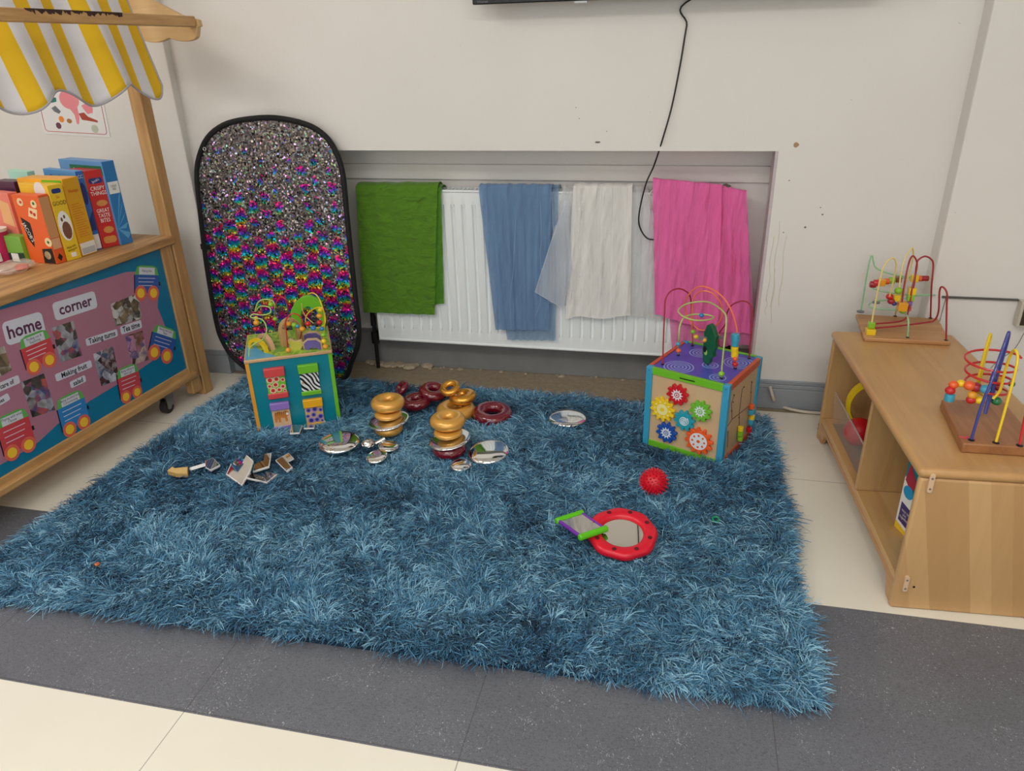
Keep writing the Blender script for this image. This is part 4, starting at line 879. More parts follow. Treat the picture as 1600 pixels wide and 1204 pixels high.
for (gx, gy, R, kk, em) in [(297, 700, 66, 'red', 'star'), (210, 785, 76, 'yellow', 'ring'), (432, 797, 66, 'lime', 'star'), (337, 852, 64, 'teal', 'spiral'), (233, 922, 64, 'navy', 'star'), (422, 972, 84, 'orange', 'wheel')]:
    q = cf(980 + gx / 3.7625, 430 + gy / 3.7625, fN, .0); Rm = R / 3.7625 * depth(CM @ q) / FPX * 1.04
    nt_ = 12 if R > 75 else 10; out = []
    for i in range(nt_ * 8):
        a = 2 * PI * i / (nt_ * 8); s_ = math.sin(a * nt_); out.append((Rm * (.88 + .12 * max(-1, min(1, s_ * 1.8))) * math.cos(a), Rm * (.88 + .12 * max(-1, min(1, s_ * 1.8))) * math.sin(a)))
    GM = T((q.x, .006, q.z)) @ RX(PI / 2)
    col_ = {'red': (206, 24, 36), 'yellow': (244, 206, 30), 'lime': (110, 190, 50), 'teal': (40, 160, 180), 'navy': (30, 80, 170), 'orange': (240, 96, 40)}[kk]
    g_ = MB().prism(out, 0, .012, GM).build('gear', mat('gear_' + kk, col_, .35), cube, bevel=.0012, smooth=30)
    FR[g_.name] = CM
    e = MB(); wm = mat('gear_print_white', (226, 232, 238), .4); inner = [wm, mat('gear_' + kk, col_)]
    if em == 'star':
        pts = [(Rm * (.58 if i % 2 == 0 else .34) * math.cos(PI * i / 11), Rm * (.58 if i % 2 == 0 else .34) * math.sin(PI * i / 11)) for i in range(22)]
        e.prism(pts, .012, .0124, GM).slot(1).prism(circ(Rm * .24), .0124, .0127, GM).slot(0).prism(circ(Rm * .16), .0127, .013, GM).slot(1).prism(circ(Rm * .08), .013, .0133, GM)
    elif em == 'ring':
        inner[0] = mat('gear_print_cream', (246, 236, 160), .4)
        e.prism(circ(Rm * .45), .012, .0124, GM).slot(1).prism(circ(Rm * .16), .0124, .0127, GM).slot(0)
        for i in range(10): e.prism(circ(Rm * .08, 8, Rm * .60 * math.cos(i * .628), Rm * .60 * math.sin(i * .628)), .012, .0124, GM)
    elif em == 'wheel':
        e.prism(circ(Rm * .62, 30), .012, .0124, GM).slot(1).prism(circ(Rm * .12), .0124, .0127, GM)
        for i in range(8): a = i * PI / 4; e.prism(circ(Rm * .085, 6, Rm * .43 * math.cos(a), Rm * .43 * math.sin(a)), .0124, .0127, GM)
    else:
        e.tube([GM @ V((Rm * .055 * (i / 6 + .5) * math.cos(i * .42), Rm * .055 * (i / 6 + .5) * math.sin(i * .42), .0122)) for i in range(48)], .0016, 6)
    e.build('gear_emblem', inner, g_)
# bead tracks on the right face
tr = MB()
def rf(px, py, off=.0): q = cf(1100 + px / 6.69, 560 + py / 6.69, rN, off); return q
for ln in ([(245, 740), (310, 640), (500, 490), (515, 245)], [(310, 640), (305, 470), (335, 385)], [(385, 580), (415, 330), (435, 295)], [(385, 580), (385, 760), (360, 850)], [(270, 760), (262, 930)], [(500, 490), (490, 760)]):
    pts = [rf(*p) for p in ln]; tr.tube([(-.0062, p.y, p.z) for p in pts], .0018, 6)
tr.build('bead_track', mat('groove_brown', (110, 76, 52), .7), cube)
for x, y, k in ((512, 505, 'orange'), (505, 562, 'teal'), (512, 615, 'yellow'), (500, 665, 'teal'), (485, 745, 'red'), (395, 735, 'yellow'), (390, 785, 'lime'), (390, 835, 'lime')):
    q = rf(x, y, .01); FRM = CM @ V((.006, q.y, q.z)); bead(cube, FRM, k, .0095, 'cyl')
for x, y in ((330, 385), (320, 460), (305, 550), (435, 300), (515, 250), (505, 355), (382, 620)):
    q = rf(x, y); MB().ellip(.003, .003, T((-.0055, q.y, q.z)), 8, 6).build('peg', mat('peg_brown', (96, 60, 40), .5), cube)
# top wires (pixels in the enlarged view: origin 1000,440, scale 6.69)
def cw(px, yend=None): return wpath(px, TZ, 6.69, 1000, 440, yend)
wire(cube, 'bead_wire', cw([(238, 858), (245, 600), (258, 300), (268, 180), (320, 100), (410, 72), (495, 110), (530, 180), (542, 350), (548, 500), (548, 662)]), 'crimson')
yb = onz(1000 + 548 / 6.69, 440 + 660 / 6.69, TZ).y
wire(cube, 'bead_wire', [onz(1000 + 995 / 6.69, 440 + 900 / 6.69, TZ)] + [ony(1000 + x / 6.69, 440 + y / 6.69, yy) for x, y, yy in [(1000, 700, 2.31), (1012, 500, 2.32), (940, 270, 2.34), (820, 120, 2.36), (650, 48, 2.39), (530, 110, 2.42), (470, 230, 2.44), (500, 370, 2.45), (620, 500, 2.44), (760, 480, 2.42), (850, 380, 2.40), (850, 240, 2.39), (770, 130, 2.39), (670, 96, 2.40), (590, 130, 2.42), (550, 220, 2.43), (545, 450, 2.44)]] + [onz(1000 + 550 / 6.69, 440 + 655 / 6.69, TZ)], 'coral')
wire(cube, 'bead_wire', [onz(1000 + 400 / 6.69, 440 + 760 / 6.69, TZ)] + [ony(1000 + x / 6.69, 440 + y / 6.69, yy) for x, y, yy in [(405, 600, 2.33), (415, 470, 2.33), (460, 375, 2.35), (560, 342, 2.38), (700, 345, 2.39), (768, 372, 2.37), (700, 400, 2.33), (560, 400, 2.31), (440, 355, 2.32), (402, 295, 2.36), (480, 235, 2.40), (620, 208, 2.41), (740, 222, 2.38), (870, 310, 2.32), (902, 400, 2.29), (880, 650, 2.26), (860, 850, 2.25)]] + [onz(1000 + 850 / 6.69, 440 + 1003 / 6.69, TZ)], 'pistachio')
wire(cube, 'bead_wire', cw([(1140, 797), (1160, 550), (1172, 330), (1165, 260), (1120, 212), (1050, 205), (960, 245), (908, 330), (893, 440), (830, 540), (820, 665)]), 'crimson')
def cb(x, y, k, r=.0085, s_='ball', Y=2.36): bead(cube, ony(1000 + x / 6.69, 440 + y / 6.69, Y), k, r, s_)
cb(555, 522, 'lime', .0085, Y=2.44); cb(585, 575, 'yellow', .0085, Y=2.43); cb(400, 650, 'teal', .0075, Y=2.33); cb(402, 720, 'orange', .0085, Y=2.33); cb(642, 350, 'blue', .0085, Y=2.385)
cb(1000, 600, 'teal', .0125, 'cyl', Y=2.30); cb(996, 575, 'teal', .0125, 'cyl', Y=2.30); cb(995, 640, 'teal', .0115, 'cyl', Y=2.30); cb(990, 705, 'yellow', .0115, 'cyl', Y=2.30); cb(990, 755, 'yellow', .0115, 'cyl', Y=2.30); cb(995, 805, 'orange', .0085, Y=2.29); cb(995, 862, 'red', .0095, Y=2.285); cb(850, 962, 'lime', .0095, Y=2.225)
for x, y in ((238, 858), (548, 662), (400, 760), (850, 1003), (1140, 797), (995, 900), (820, 662)):
    P = onz(1000 + x / 6.69, 440 + y / 6.69, TZ); MB().lathe([(.0055, 0), (.0055, .002), (.003, .0035)], T((P.x, P.y, TZ - .002)), 14).build('wire_cap', DARK, cube, world=True)
# green tree figure
tb = onz(1000 + 705 / 6.69, 440 + 850 / 6.69, TZ); k_ = depth(tb) / FPX / 6.69
tree = [(x * k_, (850 - y) * k_) for x, y in [(-40, 830), (-60, 700), (-50, 600), (-60, 520), (-30, 430), (0, 410), (40, 430), (70, 490), (95, 530), (85, 590), (100, 640), (75, 700), (85, 750), (50, 770), (35, 840), (10, 855), (-20, 850)]]
CW_M = Matrix(((AX.x, 0, 0, tb.x), (AX.y, 1, 0, tb.y), (0, 0, 1, TZ), (0, 0, 0, 1)))
TRM = T((tb.x, tb.y, TZ)) @ RZ(math.radians(-38))
tro = MB().prism(tree, -.009, .009, TRM @ RX(PI / 2)).build('tree_figure', mat('tree_green', (16, 92, 58), .4, var=.1), cube, world=True, bevel=.002)
MB().prism(circ(.006, 12, -.004, .040, .010), .009, .0096, TRM @ RX(PI / 2)).build('leaf_print', mat('leaf_light', (150, 190, 90), .4), cube, world=True)
MB().prism(circ(.007, 12, -.0045, .050, .011), .0092, .0098, TRM @ T((-.004, 0, .0)) @ RX(PI / 2)).build('hollow_print', BK_, cube, world=True)
cb(655, 590, 'grey', .014, 'disc', Y=2.30); cb(672, 610, 'gold', .008, 'ball', Y=2.292); cb(822, 580, 'grey', .013, 'disc', Y=2.37); cb(812, 560, 'orange', .007, 'ball', Y=2.37)
FOOT.append(('box', CM, (-CW, 0, 0, CW)))

# ================================================================= LEFT ACTIVITY CUBE
zb = .018; LA = onz(403, 675, zb); LB = onz(533, 656, zb); TZ2 = zb + .285
ang2 = math.atan2((LB - LA).y, (LB - LA).x); LW = (LB - LA).length; LD = .27
LM = T((LA.x, LA.y, zb)) @ RZ(ang2); CH2_ = TZ2 - zb
lc = thing('zoo_cube', 'teal wooden activity cube with four animal print flaps and an arch on top', 'activity cube', M=LM)
TQ = mat('teal_paint', (8, 130, 150), .35); OR2 = mat('amber_paint', (232, 160, 50), .35)
MB().box((.012, 0.001, 0), (LW - .014, .008, CH2_ - .012)).build('front_panel', TQ, lc)
MB().box((0, -.001, 0), (.013, .012, CH2_ - .012)).build('edge_strip', OR2, lc, bevel=.001); MB().box((LW - .014, -.001, 0), (LW, .012, CH2_ - .012)).build('edge_strip', GRE, lc, bevel=.001)
def jungle(name, a, b_, c3):
    t = NT(name); v = t.mapping(); f = t.noise(v, 16, 3, .5, 1.); t.col(t.ramp(f, [(.38, lin(a)), (.45, lin(b_)), (.55, lin(a)), (.62, lin(c3)), (.7, lin(a))], 'CONSTANT')); t.b.inputs['Roughness'].default_value = .35; return t.m
MB().box((LW - .007, .012, 0), (LW, LD - .012, CH2_ - .012)).build('side_panel', jungle('jungle_side_print', (60, 90, 40), (150, 180, 60), (40, 60, 50)), lc)
MB().box((0, .012, 0), (.007, LD - .012, CH2_ - .012)).box((.0, LD - .012, 0), (LW, LD, CH2_ - .012)).build('rear_panels', TQ, lc)
MB().box((-.002, -.003, CH2_ - .012), (LW + .002, LD + .002, CH2_)).build('top_board', wood('beech_edge', (222, 184, 140), (206, 164, 118), 'x', .4), lc, bevel=.003)
MB().box((.003, .003, CH2_), (LW - .003, LD - .003, CH2_ + .0006)).build('top_print', jungle('jungle_top_print', (120, 170, 60), (170, 200, 70), (70, 110, 50)), lc)
MB().prism([(.003, .003), (.11, .003), (.06, .07), (.02, .16), (.003, .15)], CH2_ + .0006, CH2_ + .001).build('pond_print', mat('pond_blue', (90, 170, 210), .35), lc)
n2 = LM.to_3x3() @ V((0, -1, 0)); P2 = LM @ V((0, 0, 0))
def lf(x, y, off=.004): q = LM.inverted() @ onpl(360 + x / 4.63, 440 + y / 4.63, P2 + n2 * off, n2); return q
def zebra():
    t = NT('zebra_print'); v = t.mapping((1, 1, 1), (0, .7, 0)); w_ = t.n('TexWave'); t.l(v, w_.inputs[0]); w_.inputs['Scale'].default_value = 22; w_.inputs['Distortion'].default_value = 7; w_.inputs['Detail Scale'].default_value = .8
    w_.inputs['Detail'].default_value = 1; t.col(t.ramp(w_.outputs['Fac'], [(0, lin((16, 16, 18))), (.5, lin((235, 235, 235)))], 'CONSTANT')); t.b.inputs['Roughness'].default_value = .4; return t.m
def flap(x0, x1, y0, y1, yb_, yc, m, rail, deco):
    """top rail y0-y1, picture y1-yb_, bottom rail yb_-yc in enlarged pixels"""
    a = lf(x0, y0); b_ = lf(x1, y0); c2 = lf((x0 + x1) / 2, y1); d_ = lf((x0 + x1) / 2 + 20, yb_); e_ = lf((x0 + x1) / 2 + 25, yc); w2 = (b_.x - a.x) / 2; cx = (a.x + b_.x) / 2 + .002
    f = MB().box((cx - w2, -.018, c2.z), (cx + w2, .0, a.z)).build('flap_rail', rail, lc, bevel=.003)
    MB().box((cx - w2, -.012, e_.z), (cx + w2, .0, d_.z)).build('flap_rail', rail, lc, bevel=.003)
    g_ = MB().box((cx - w2 + .003, -.008, d_.z - .001), (cx + w2 - .003, .0, c2.z + .001)).build('picture_flap', m, lc)
    FR[g_.name] = LM; deco(g_, Matrix(((1, 0, 0, cx), (0, 0, -1, -.008), (0, 1, 0, (c2.z + d_.z) / 2), (0, 0, 0, 1))), w2 - .003, (c2.z - d_.z) / 2)
def spots(cols, R):
    def f(g_, M_, w2, h2):
        rr_ = random.Random(int(R * 1e5))
        for i, (u, v_) in enumerate([(-.6, .6), (.1, .65), (.75, .5), (-.1, .0), (-.75, -.1), (.65, -.3), (-.45, -.65), (.2, -.65), (.78, -.82)]):
            u *= w2; v_ *= h2; r_ = min(R * rr_.uniform(.8, 1.15), w2 - abs(u), h2 - abs(v_)) ; r_ = max(r_, R * .4)
            MB().slot(0).prism(circ(r_, 14, u, v_), 0, .0004, M_).slot(1).prism(circ(r_ * .6, 12, u, v_), .0004, .0008, M_).build('spot_print', cols, g_, smooth=0)
    return f
def tiger(g_, M_, w2, h2):
    b = MB().prism([(w2 * a, h2 * b__) for a, b__ in [(-.8, -.1), (-.75, .55), (-.3, .75), (.2, .6), (.5, .8), (.85, .6), (.85, .2), (.6, .05), (.65, -.5), (.4, -.5), (.35, -.1), (-.1, .0), (-.15, -.55), (-.4, -.5), (-.4, .0), (-.6, -.5), (-.8, -.45)]], 0, .0004, M_)
    b.slot(1)
    for i in range(6): x = -.65 + i * .22; b.prism([(w2 * x, h2 * .7), (w2 * (x + .07), h2 * .7), (w2 * (x + .02), h2 * .2)], .0004, .0008, M_)
    b.slot(2).prism(circ(w2 * .16, 12, w2 * .68, h2 * .38), .0004, .0008, M_); b.build('tiger_print', [mat('print_tiger', (206, 130, 60), .4), BK_, W_], g_, smooth=0)
def kn(g_, M_, w2, h2): MB().ellip(.004, .004, M_ @ T((-w2 * .8, 0, .003)), 10, 8).build('knob', PLY, g_)
flap(232, 385, 628, 682, 802, 842, mat('apple_print', (120, 190, 50), .4), mat('rose_red_paint', (216, 74, 76), .35), spots([mat('print_pinkish', (238, 200, 180), .4), RD_], .011))
flap(478, 628, 602, 655, 785, 816, zebra(), GRE, kn)
flap(277, 422, 878, 920, 1040, 1074, mat('print_sand', (226, 186, 146), .4), mat('lilac_paint', (150, 120, 200), .4), tiger)
flap(516, 660, 852, 900, 1015, 1036, mat('print_sand2', (216, 178, 110), .4), mat('amber_paint2', (240, 176, 30), .35), spots([mat('print_lilac', (150, 130, 200), .4), mat('print_indigo', (50, 50, 140), .4)], .0115))
# figures on top
def tz(x, y, z=TZ2): return onz(360 + x / 4.63, 440 + y / 4.63, z)
def arch(name, base0, base1, hpx, th, band, m, side_m=None, leg=0., extra=None):
    """arch whose feet stand at two enlarged pixels"""
    A, B = tz(*base0), tz(*base1); d = (B - A); w2 = d.length / 2; c = (A + B) / 2; h = hpx; yaw = math.atan2(d.y, d.x)
    M_ = T((c.x, c.y, TZ2)) @ RZ(yaw) @ RX(PI / 2); o = []
    n = 20; o += [(-w2, 0)] + [(-w2 * math.cos(PI * i / n), leg + (h - leg) * math.sin(PI * i / n)) for i in range(n + 1)] + [(w2, 0)]
    i_ = [(w2 - band, 0)] + [((w2 - band) * math.cos(PI * i / n), leg + (h - leg - band) * math.sin(PI * i / n)) for i in range(n + 1)] + [(-w2 + band, 0)]
    vs = []; fs = []; K = len(o); outer = o; inn = i_[::-1]
    for z in (-th / 2, th / 2):
        vs += [(x, y, z) for x, y in outer] + [(x, y, z) for x, y in inn]
    for i in range(K - 1):
        a, b_, c2, d2 = i, i + 1, K + i + 1, K + i; q = 2 * K
        fs += [(a, b_, c2, d2), (a + q, d2 + q, c2 + q, b_ + q), (a, a + q, b_ + q, b_), (d2, c2, c2 + q, d2 + q)]
    fs += [(0, K, K + 2 * K, 2 * K), (K - 1, K - 1 + 2 * K, 2 * K - 1 + 2 * K, 2 * K - 1)]
    b = MB().add(vs, fs, M_); ob = b.build(name, m, lc, world=True); return ob, M_, w2
arch('yellow_arch', (138, 480), (272, 515), .048, .012, .013, mat('arch_yellow', (240, 200, 30), .35))
arch('small_wood_arch', (205, 452), (312, 495), .052, .016, .014, mat('arch_pale', (222, 176, 138), .4))
ob, M_, w2 = arch('zoo_arch', (372, 468), (520, 425), .100, .022, .018, wood('beech_arch', (222, 180, 124), (204, 160, 104), 'z', .4), leg=.05)
tx = MB()
for i, chh in enumerate('BUSY ZOO'):
    a = PI * (.83 - i * .094); tx.text(chh, .0125, M_ @ T(((w2 - .009) * math.cos(a), .05 + (.041) * math.sin(a), .0115)) @ RZ(a - PI / 2))
tx.build('arch_lettering', BK_, lc, world=True)
P = tz(620, 350); hk = depth(P) / FPX / 4.63
hill = [(x * hk, y * hk) for x, y in [(-165, 0), (-160, 150), (-120, 215), (-60, 260), (0, 265), (40, 240), (70, 210), (70, 130), (70, 0), (40, 0), (45, 100), (20, 160), (-30, 185), (-70, 170), (-90, 120), (-95, 0)]]
MB().prism(hill, -.008, .008, T((P.x, P.y, TZ2)) @ RZ(.25) @ RX(PI / 2)).build('green_hill', GRE, lc, world=True, bevel=.002)
for (x, y), sc_, m2, nm, shp in (((480, 490), 1, mat('lion_yellow', (196, 190, 80), .4), 'bird_figure', [(-45, 0), (-40, 40), (-55, 60), (-30, 80), (0, 60), (40, 70), (50, 40), (30, 0)]), ((600, 490), 1, mat('hippo_purple', (110, 96, 160), .4), 'hippo_figure', [(-60, 10), (-60, 50), (-30, 75), (30, 78), (60, 55), (62, 0), (40, 0), (35, 15), (-20, 15), (-25, 0), (-45, 0)]), ((600, 430), 1, MATS['hippo_purple'], 'hippo_figure', [(-60, 10), (-60, 50), (-30, 65), (30, 68), (60, 45), (62, 0), (-45, 0)])):
    P = tz(x, y); hk = depth(P) / FPX / 4.63; s2 = [(a * hk, b_ * hk) for a, b_ in shp]; MM = T((P.x, P.y, TZ2)) @ RZ(.2) @ RX(PI / 2)
    MB().slot(0).prism([(a * 1.15, b_ * 1.12) for a, b_ in s2], -.006, .004, MM).slot(1).prism(s2, .004, .0065, MM).build(nm, [PLY, m2], lc, world=True, bevel=.001)
def lwp(pts, Y0, Y1):
    n = len(pts); return [ony(360 + x / 4.63, 440 + y / 4.63, Y0 + (Y1 - Y0) * i / (n - 1)) for i, (x, y) in enumerate(pts)]
F0 = tz(133, 543); wire(lc, 'bead_wire', [F0] + lwp([(140, 480), (180, 445), (240, 410), (262, 340), (230, 275), (150, 258), (165, 235), (240, 240), (290, 222), (280, 185), (215, 178), (180, 215), (200, 150), (250, 128), (310, 145), (320, 200)], F0.y + .01, F0.y + .12) + [tz(330, 300)], 'pistachio', .0024)
wire(lc, 'bead_wire', [tz(415, 500), *lwp([(408, 400), (398, 300), (420, 250), (460, 230), (510, 260), (522, 320)], tz(415, 500).y, tz(415, 500).y + .03), tz(500, 430)], 'red', .0024)
wire(lc, 'bead_wire', [tz(320, 340), *lwp([(322, 250), (325, 170), (360, 112)], tz(320, 340).y, tz(320, 340).y + .02), *lwp([(400, 130), (420, 200)], tz(320, 340).y + .02, tz(320, 340).y + .03)], 'red', .0024)
wire(lc, 'bead_wire', [tz(688, 490), *lwp([(675, 400), (680, 300), (670, 200), (620, 190), (560, 230), (545, 290)], tz(688, 490).y, tz(688, 490).y + .04), *lwp([(600, 330), (650, 330), (685, 300), (680, 230), (640, 120), (600, 82), (560, 90)], tz(688, 490).y + .05, tz(688, 490).y + .14)], 'yellow', .0024)
wire(lc, 'bead_wire', [*lwp([(515, 160), (520, 200), (545, 250), (600, 300)], tz(600, 400).y, tz(600, 400).y + .02)], 'cream', .002)
def lb(x, y, k, r=.0095, dy=0.04): bead(lc, ony(360 + x / 4.63, 440 + y / 4.63, LA.y + dy), k, r)
for x, y, k, r, dy in ((292, 165, 'lime', .010, .13), (322, 268, 'lime', .008, .12), (185, 265, 'yellow', .009, .09), (188, 297, 'gold', .011, .08), (180, 342, 'red', .008, .07), (215, 225, 'red', .008, .10), (418, 495, 'gold', .0105, .055), (520, 342, 'gold', .0105, .10), (462, 312, 'lime', .010, .13), (420, 305, 'gold', .010, .13), (485, 322, 'teal', .008, .13),
                       (650, 205, 'yellow', .009, .14), (643, 247, 'gold', .0105, .135), (645, 295, 'red', .0105, .13), (562, 303, 'red', .0105, .13), (600, 335, 'blue', .010, .12), (662, 340, 'blue', .009, .12), (672, 385, 'lime', .0095, .11), (675, 430, 'yellow', .0095, .10), (688, 470, 'gold', .0105, .095)):
    lb(x, y, k, r, dy)
FOOT.append(('box', LM, (0, 0, LW, LD)))

# ================================================================= BEAD MAZES ON THE SHELF
def maze_base(name, label, quad, z0, th, m):
    Q = [onz(*p, z0 + th) for p in quad]; c = sum(Q, V()) / len(Q)
    t = thing(name, label, 'bead maze', (c.x, c.y, z0)); MB().prism([(q.x, q.y) for q in Q], z0 + .0002, z0 + th).build('base', m, t, world=True, bevel=.004, seg=3); return t
BW = wood('maze_base_wood', (204, 154, 102), (176, 122, 76), 'x', .4)
mA = maze_base('bead_maze', 'wire bead maze with pale green spiral at the far end of the shelf top', [(1337, 490), (1466, 497), (1486, 534), (1351, 527)], SH, .014, BW)
ZA = SH + .014
def ap(x, y, Y): return ony(1330 + x / 6.335, 370 + y / 6.335, Y)
def ab_(x, y): return onz(1330 + x / 6.335, 370 + y / 6.335, ZA)
yF = ab_(558, 990).y; yK = ab_(95, 745).y; print('maze A depth', yF, yK)
sp = [(190, 205, .0), (240, 300, 0), (340, 350, -.005), (490, 385, -.01), (700, 405, -.01), (850, 412, .0), (800, 420, .03), (600, 405, .04), (430, 410, .03), (300, 440, .01), (195, 462, -.02), (220, 512, -.05), (350, 545, -.07), (560, 572, -.07), (820, 575, -.03), (760, 572, .0), (600, 590, .01), (470, 620, .0), (290, 630, -.01), (190, 655, -.03), (180, 688, -.06), (250, 710, -.08), (430, 722, -.10), (520, 748, -.12)]
ym = yK - .01
wire(mA, 'bead_wire', [ab_(95, 745)] + [ap(x, y, ym + d) for x, y, d in sp] + [ap(565, 820, yF), ab_(558, 992)], 'mint', .0026)
wire(mA, 'bead_wire', [ab_(200, 960), ap(205, 840, yF + .02), ap(290, 400, yF + .03), ap(340, 265, yF + .04), ap(410, 210, yF + .05), ap(445, 265, yF + .06), ap(420, 420, yF + .07), ap(385, 570, yF + .08), ap(380, 640, yF + .09)], 'cream', .0026)
wire(mA, 'bead_wire', [ap(478, 520, yF + .09), ap(490, 380, yF + .10), ap(530, 220, yF + .12), ap(600, 112, yF + .13), ap(615, 175, yF + .14), ap(590, 300, yF + .14), ap(560, 400, yF + .12), ap(470, 640, yF + .10)] + [ab_(435, 780)], 'cream', .0026)
wire(mA, 'bead_wire', [ap(500, 660, yF + .08), ap(530, 450, yF + .09), ap(570, 260, yF + .10), ap(610, 188, yF + .10), ap(650, 250, yF + .10), ap(640, 350, yF + .10), ap(600, 520, yF + .09), ap(565, 740, yF + .08), ap(500, 830, yF + .07), ap(240, 858, yF + .05)], 'crimson', .0028)
wire(mA, 'bead_wire', [ab_(785, 805), ap(795, 500, yF + .125), ap(812, 280, yF + .125), ap(790, 220, yF + .12), ap(730, 192, yF + .115), ap(665, 228, yF + .11), ap(645, 290, yF + .105), ap(625, 450, yF + .1), ap(575, 700, yF + .09)], 'crimson', .0028)
wire(mA, 'bead_wire', [ab_(940, 1022), ap(945, 700, yF), ap(948, 560, yF), ap(905, 495, yF + .01), ap(875, 535, yF + .02), ap(865, 730, yF + .04), ap(825, 822, yF + .05), ap(730, 848, yF + .05), ap(430, 885, yF + .03), ap(235, 902, yF + .02)], 'crimson', .0028)
for x, y, k, r, s_, d in ((92, 738, 'grey', .012, 'disc', .17), (215, 470, 'crimson', .011, 'cyl', .13), (250, 455, 'red', .011, 'cyl', .13), (300, 448, 'gold', .011, 'cube', .135), (350, 440, 'orange', .010, 'cyl', .14), (400, 430, 'lime', .011, 'cyl', .145), (468, 420, 'brown', .009, 'cube', .15), (625, 410, 'yellow', .011, 'cube', .15), (665, 410, 'orange', .010, 'cyl', .15), (700, 410, 'crimson', .009, 'cyl', .15), (740, 410, 'crimson', .009, 'cyl', .15),
                          (468, 530, 'lime', .0125, 'ball', .09), (380, 590, 'red', .0115, 'ball', .09), (395, 635, 'crimson', .0115, 'ball', .09), (450, 600, 'yellow', .010, 'cube', .10), (425, 660, 'navy', .008, 'ball', .09), (505, 685, 'gold', .014, 'cube', .08), (510, 730, 'lime', .011, 'ball', .08), (600, 535, 'yellow', .011, 'cube', .1), (585, 600, 'lime', .010, 'cube', .095), (575, 660, 'purple', .009, 'cyl', .09), (570, 710, 'pink', .008, 'cyl', .09),
                          (245, 648, 'grey', .012, 'disc', .09), (200, 870, 'lime', .0095, 'cube', .02), (188, 945, 'yellow', .0135, 'cube', .015)):
    bead(mA, ap(x, y, yF + d), k, r, s_, M_=RY(PI / 2) if (y < 500 and s_ == 'cyl') else None)
for x, y in ((435, 785), (785, 805), (558, 995), (940, 1022)):
    P = ab_(x, y); MB().lathe([(.006, 0), (.006, .0015), (.003, .003)], T((P.x, P.y, ZA - .0005)), 14).build('wire_cap', DARK, mA, world=True)
mB = maze_base('bead_maze', 'wire bead maze with stacked red rings at the near end of the shelf top', [(1471, 623), (1568, 625), (1630, 700), (1505, 692)], SH, .026, wood('maze_base_dark', (176, 120, 76), (146, 94, 56), 'y', .4))
ZB = SH + .026
def bp_(x, y, Y): return ony(1460 + x / 5.471, 500 + y / 5.471, Y)
def bb_(x, y): return onz(1460 + x / 5.471, 500 + y / 5.471, ZB)
yB0 = bb_(315, 1022).y; yB1 = bb_(130, 690).y; print('maze B', yB0, yB1); yc = (yB0 + yB1) / 2 + .02
# red spiral: three and a half level turns
spi = []; N = 84
ctr = bp_(497, 290, yc); ctl = bp_(440, 620, yc)
for i in range(N + 1):
    f = i / N; a = -.3 + 2 * PI * 3.3 * f; R_ = .058 - .014 * f; c = ctr.lerp(ctl, f); spi.append((c.x + R_ * 1. * math.cos(a), c.y + R_ * .9 * math.sin(a), c.z))
MB().tube(spi, .0028, 10).build('spiral_wire', paint('red'), mB, world=True)
wire(mB, 'bead_wire', [bb_(315, 1022), bp_(400, 740, yB0 + .01), bp_(480, 540, yB0 + .02), bp_(530, 400, yB0 + .04), bp_(600, 200, yB0 + .06), bp_(635, 105, yB0 + .07), bp_(632, 150, yB0 + .08), bp_(585, 320, yB0 + .09), bp_(510, 560, yB0 + .09), bp_(435, 800, yB0 + .08)], 'navy', .0034)
wire(mB, 'bead_wire', [bp_(480, 520, yc - .02), bp_(515, 430, yc - .01), bp_(430, 800, yc - .05)], 'navy', .0034)
wire(mB, 'bead_wire', [bp_(410, 640, yc), bp_(360, 600, yc - .01), bp_(372, 520, yc), bp_(410, 350, yc), bp_(470, 140, yc), bp_(480, 120, yc), bp_(478, 160, yc + .01), bp_(430, 330, yc + .01), bp_(385, 540, yc + .01)], 'yellow', .003)
wire(mB, 'bead_wire', [bb_(525, 1045), bp_(600, 780, yB0), bp_(690, 450, yB0 + .01), bp_(712, 310, yB0 + .02), bp_(690, 255, yB0 + .03), bp_(650, 300, yB0 + .05), bp_(600, 450, yB0 + .06), bp_(560, 600, yB0 + .07), bp_(500, 672, yB0 + .07)], 'yellow', .003)
wire(mB, 'bead_wire', [bb_(728, 1068), bp_(760, 900, yB0), bp_(800, 700, yB0)], 'red', .003)
for x, y, k, r, d in ((130, 658, 'teal', .0125, .10), (135, 600, 'red', .0130, .10), (163, 550, 'orange', .0125, .105), (226, 540, 'yellow', .0115, .11), (300, 558, 'orange', .015, .10), (355, 572, 'crimson', .015, .10), (325, 640, 'gold', .012, .09), (312, 680, 'red', .0125, .09), (382, 682, 'yellow', .012, .09), (432, 590, 'teal', .0135, .09), (480, 600, 'navy', .012, .10), (530, 690, 'green', .013, .09), (550, 512, 'gold', .011, .11), (540, 570, 'crimson', .012, .11), (660, 545, 'green', .009, .10)):
    bead(mB, bp_(x, y, yB0 + d), k, r * .9, 'cyl' if (x, y) == (130, 658) else 'ball')
for x, y in ((315, 1024), (525, 1047), (728, 1070)):
    P = bb_(x, y); MB().lathe([(.0075, 0), (.0075, .0015), (.004, .003)], T((P.x, P.y, ZB - .0005)), 14).build('wire_cap', DARK, mB, world=True)
r = random.Random(9); sq = MB()
P0_ = bb_(250, 1010)
for i in range(5): sq.tube([P0_ + V((r.uniform(-.01, .03), r.uniform(-.004, .012), .0006)) for _ in range(3)], .0007, 5)
sq.build('crayon_mark', paint('pink'), mB, world=True)

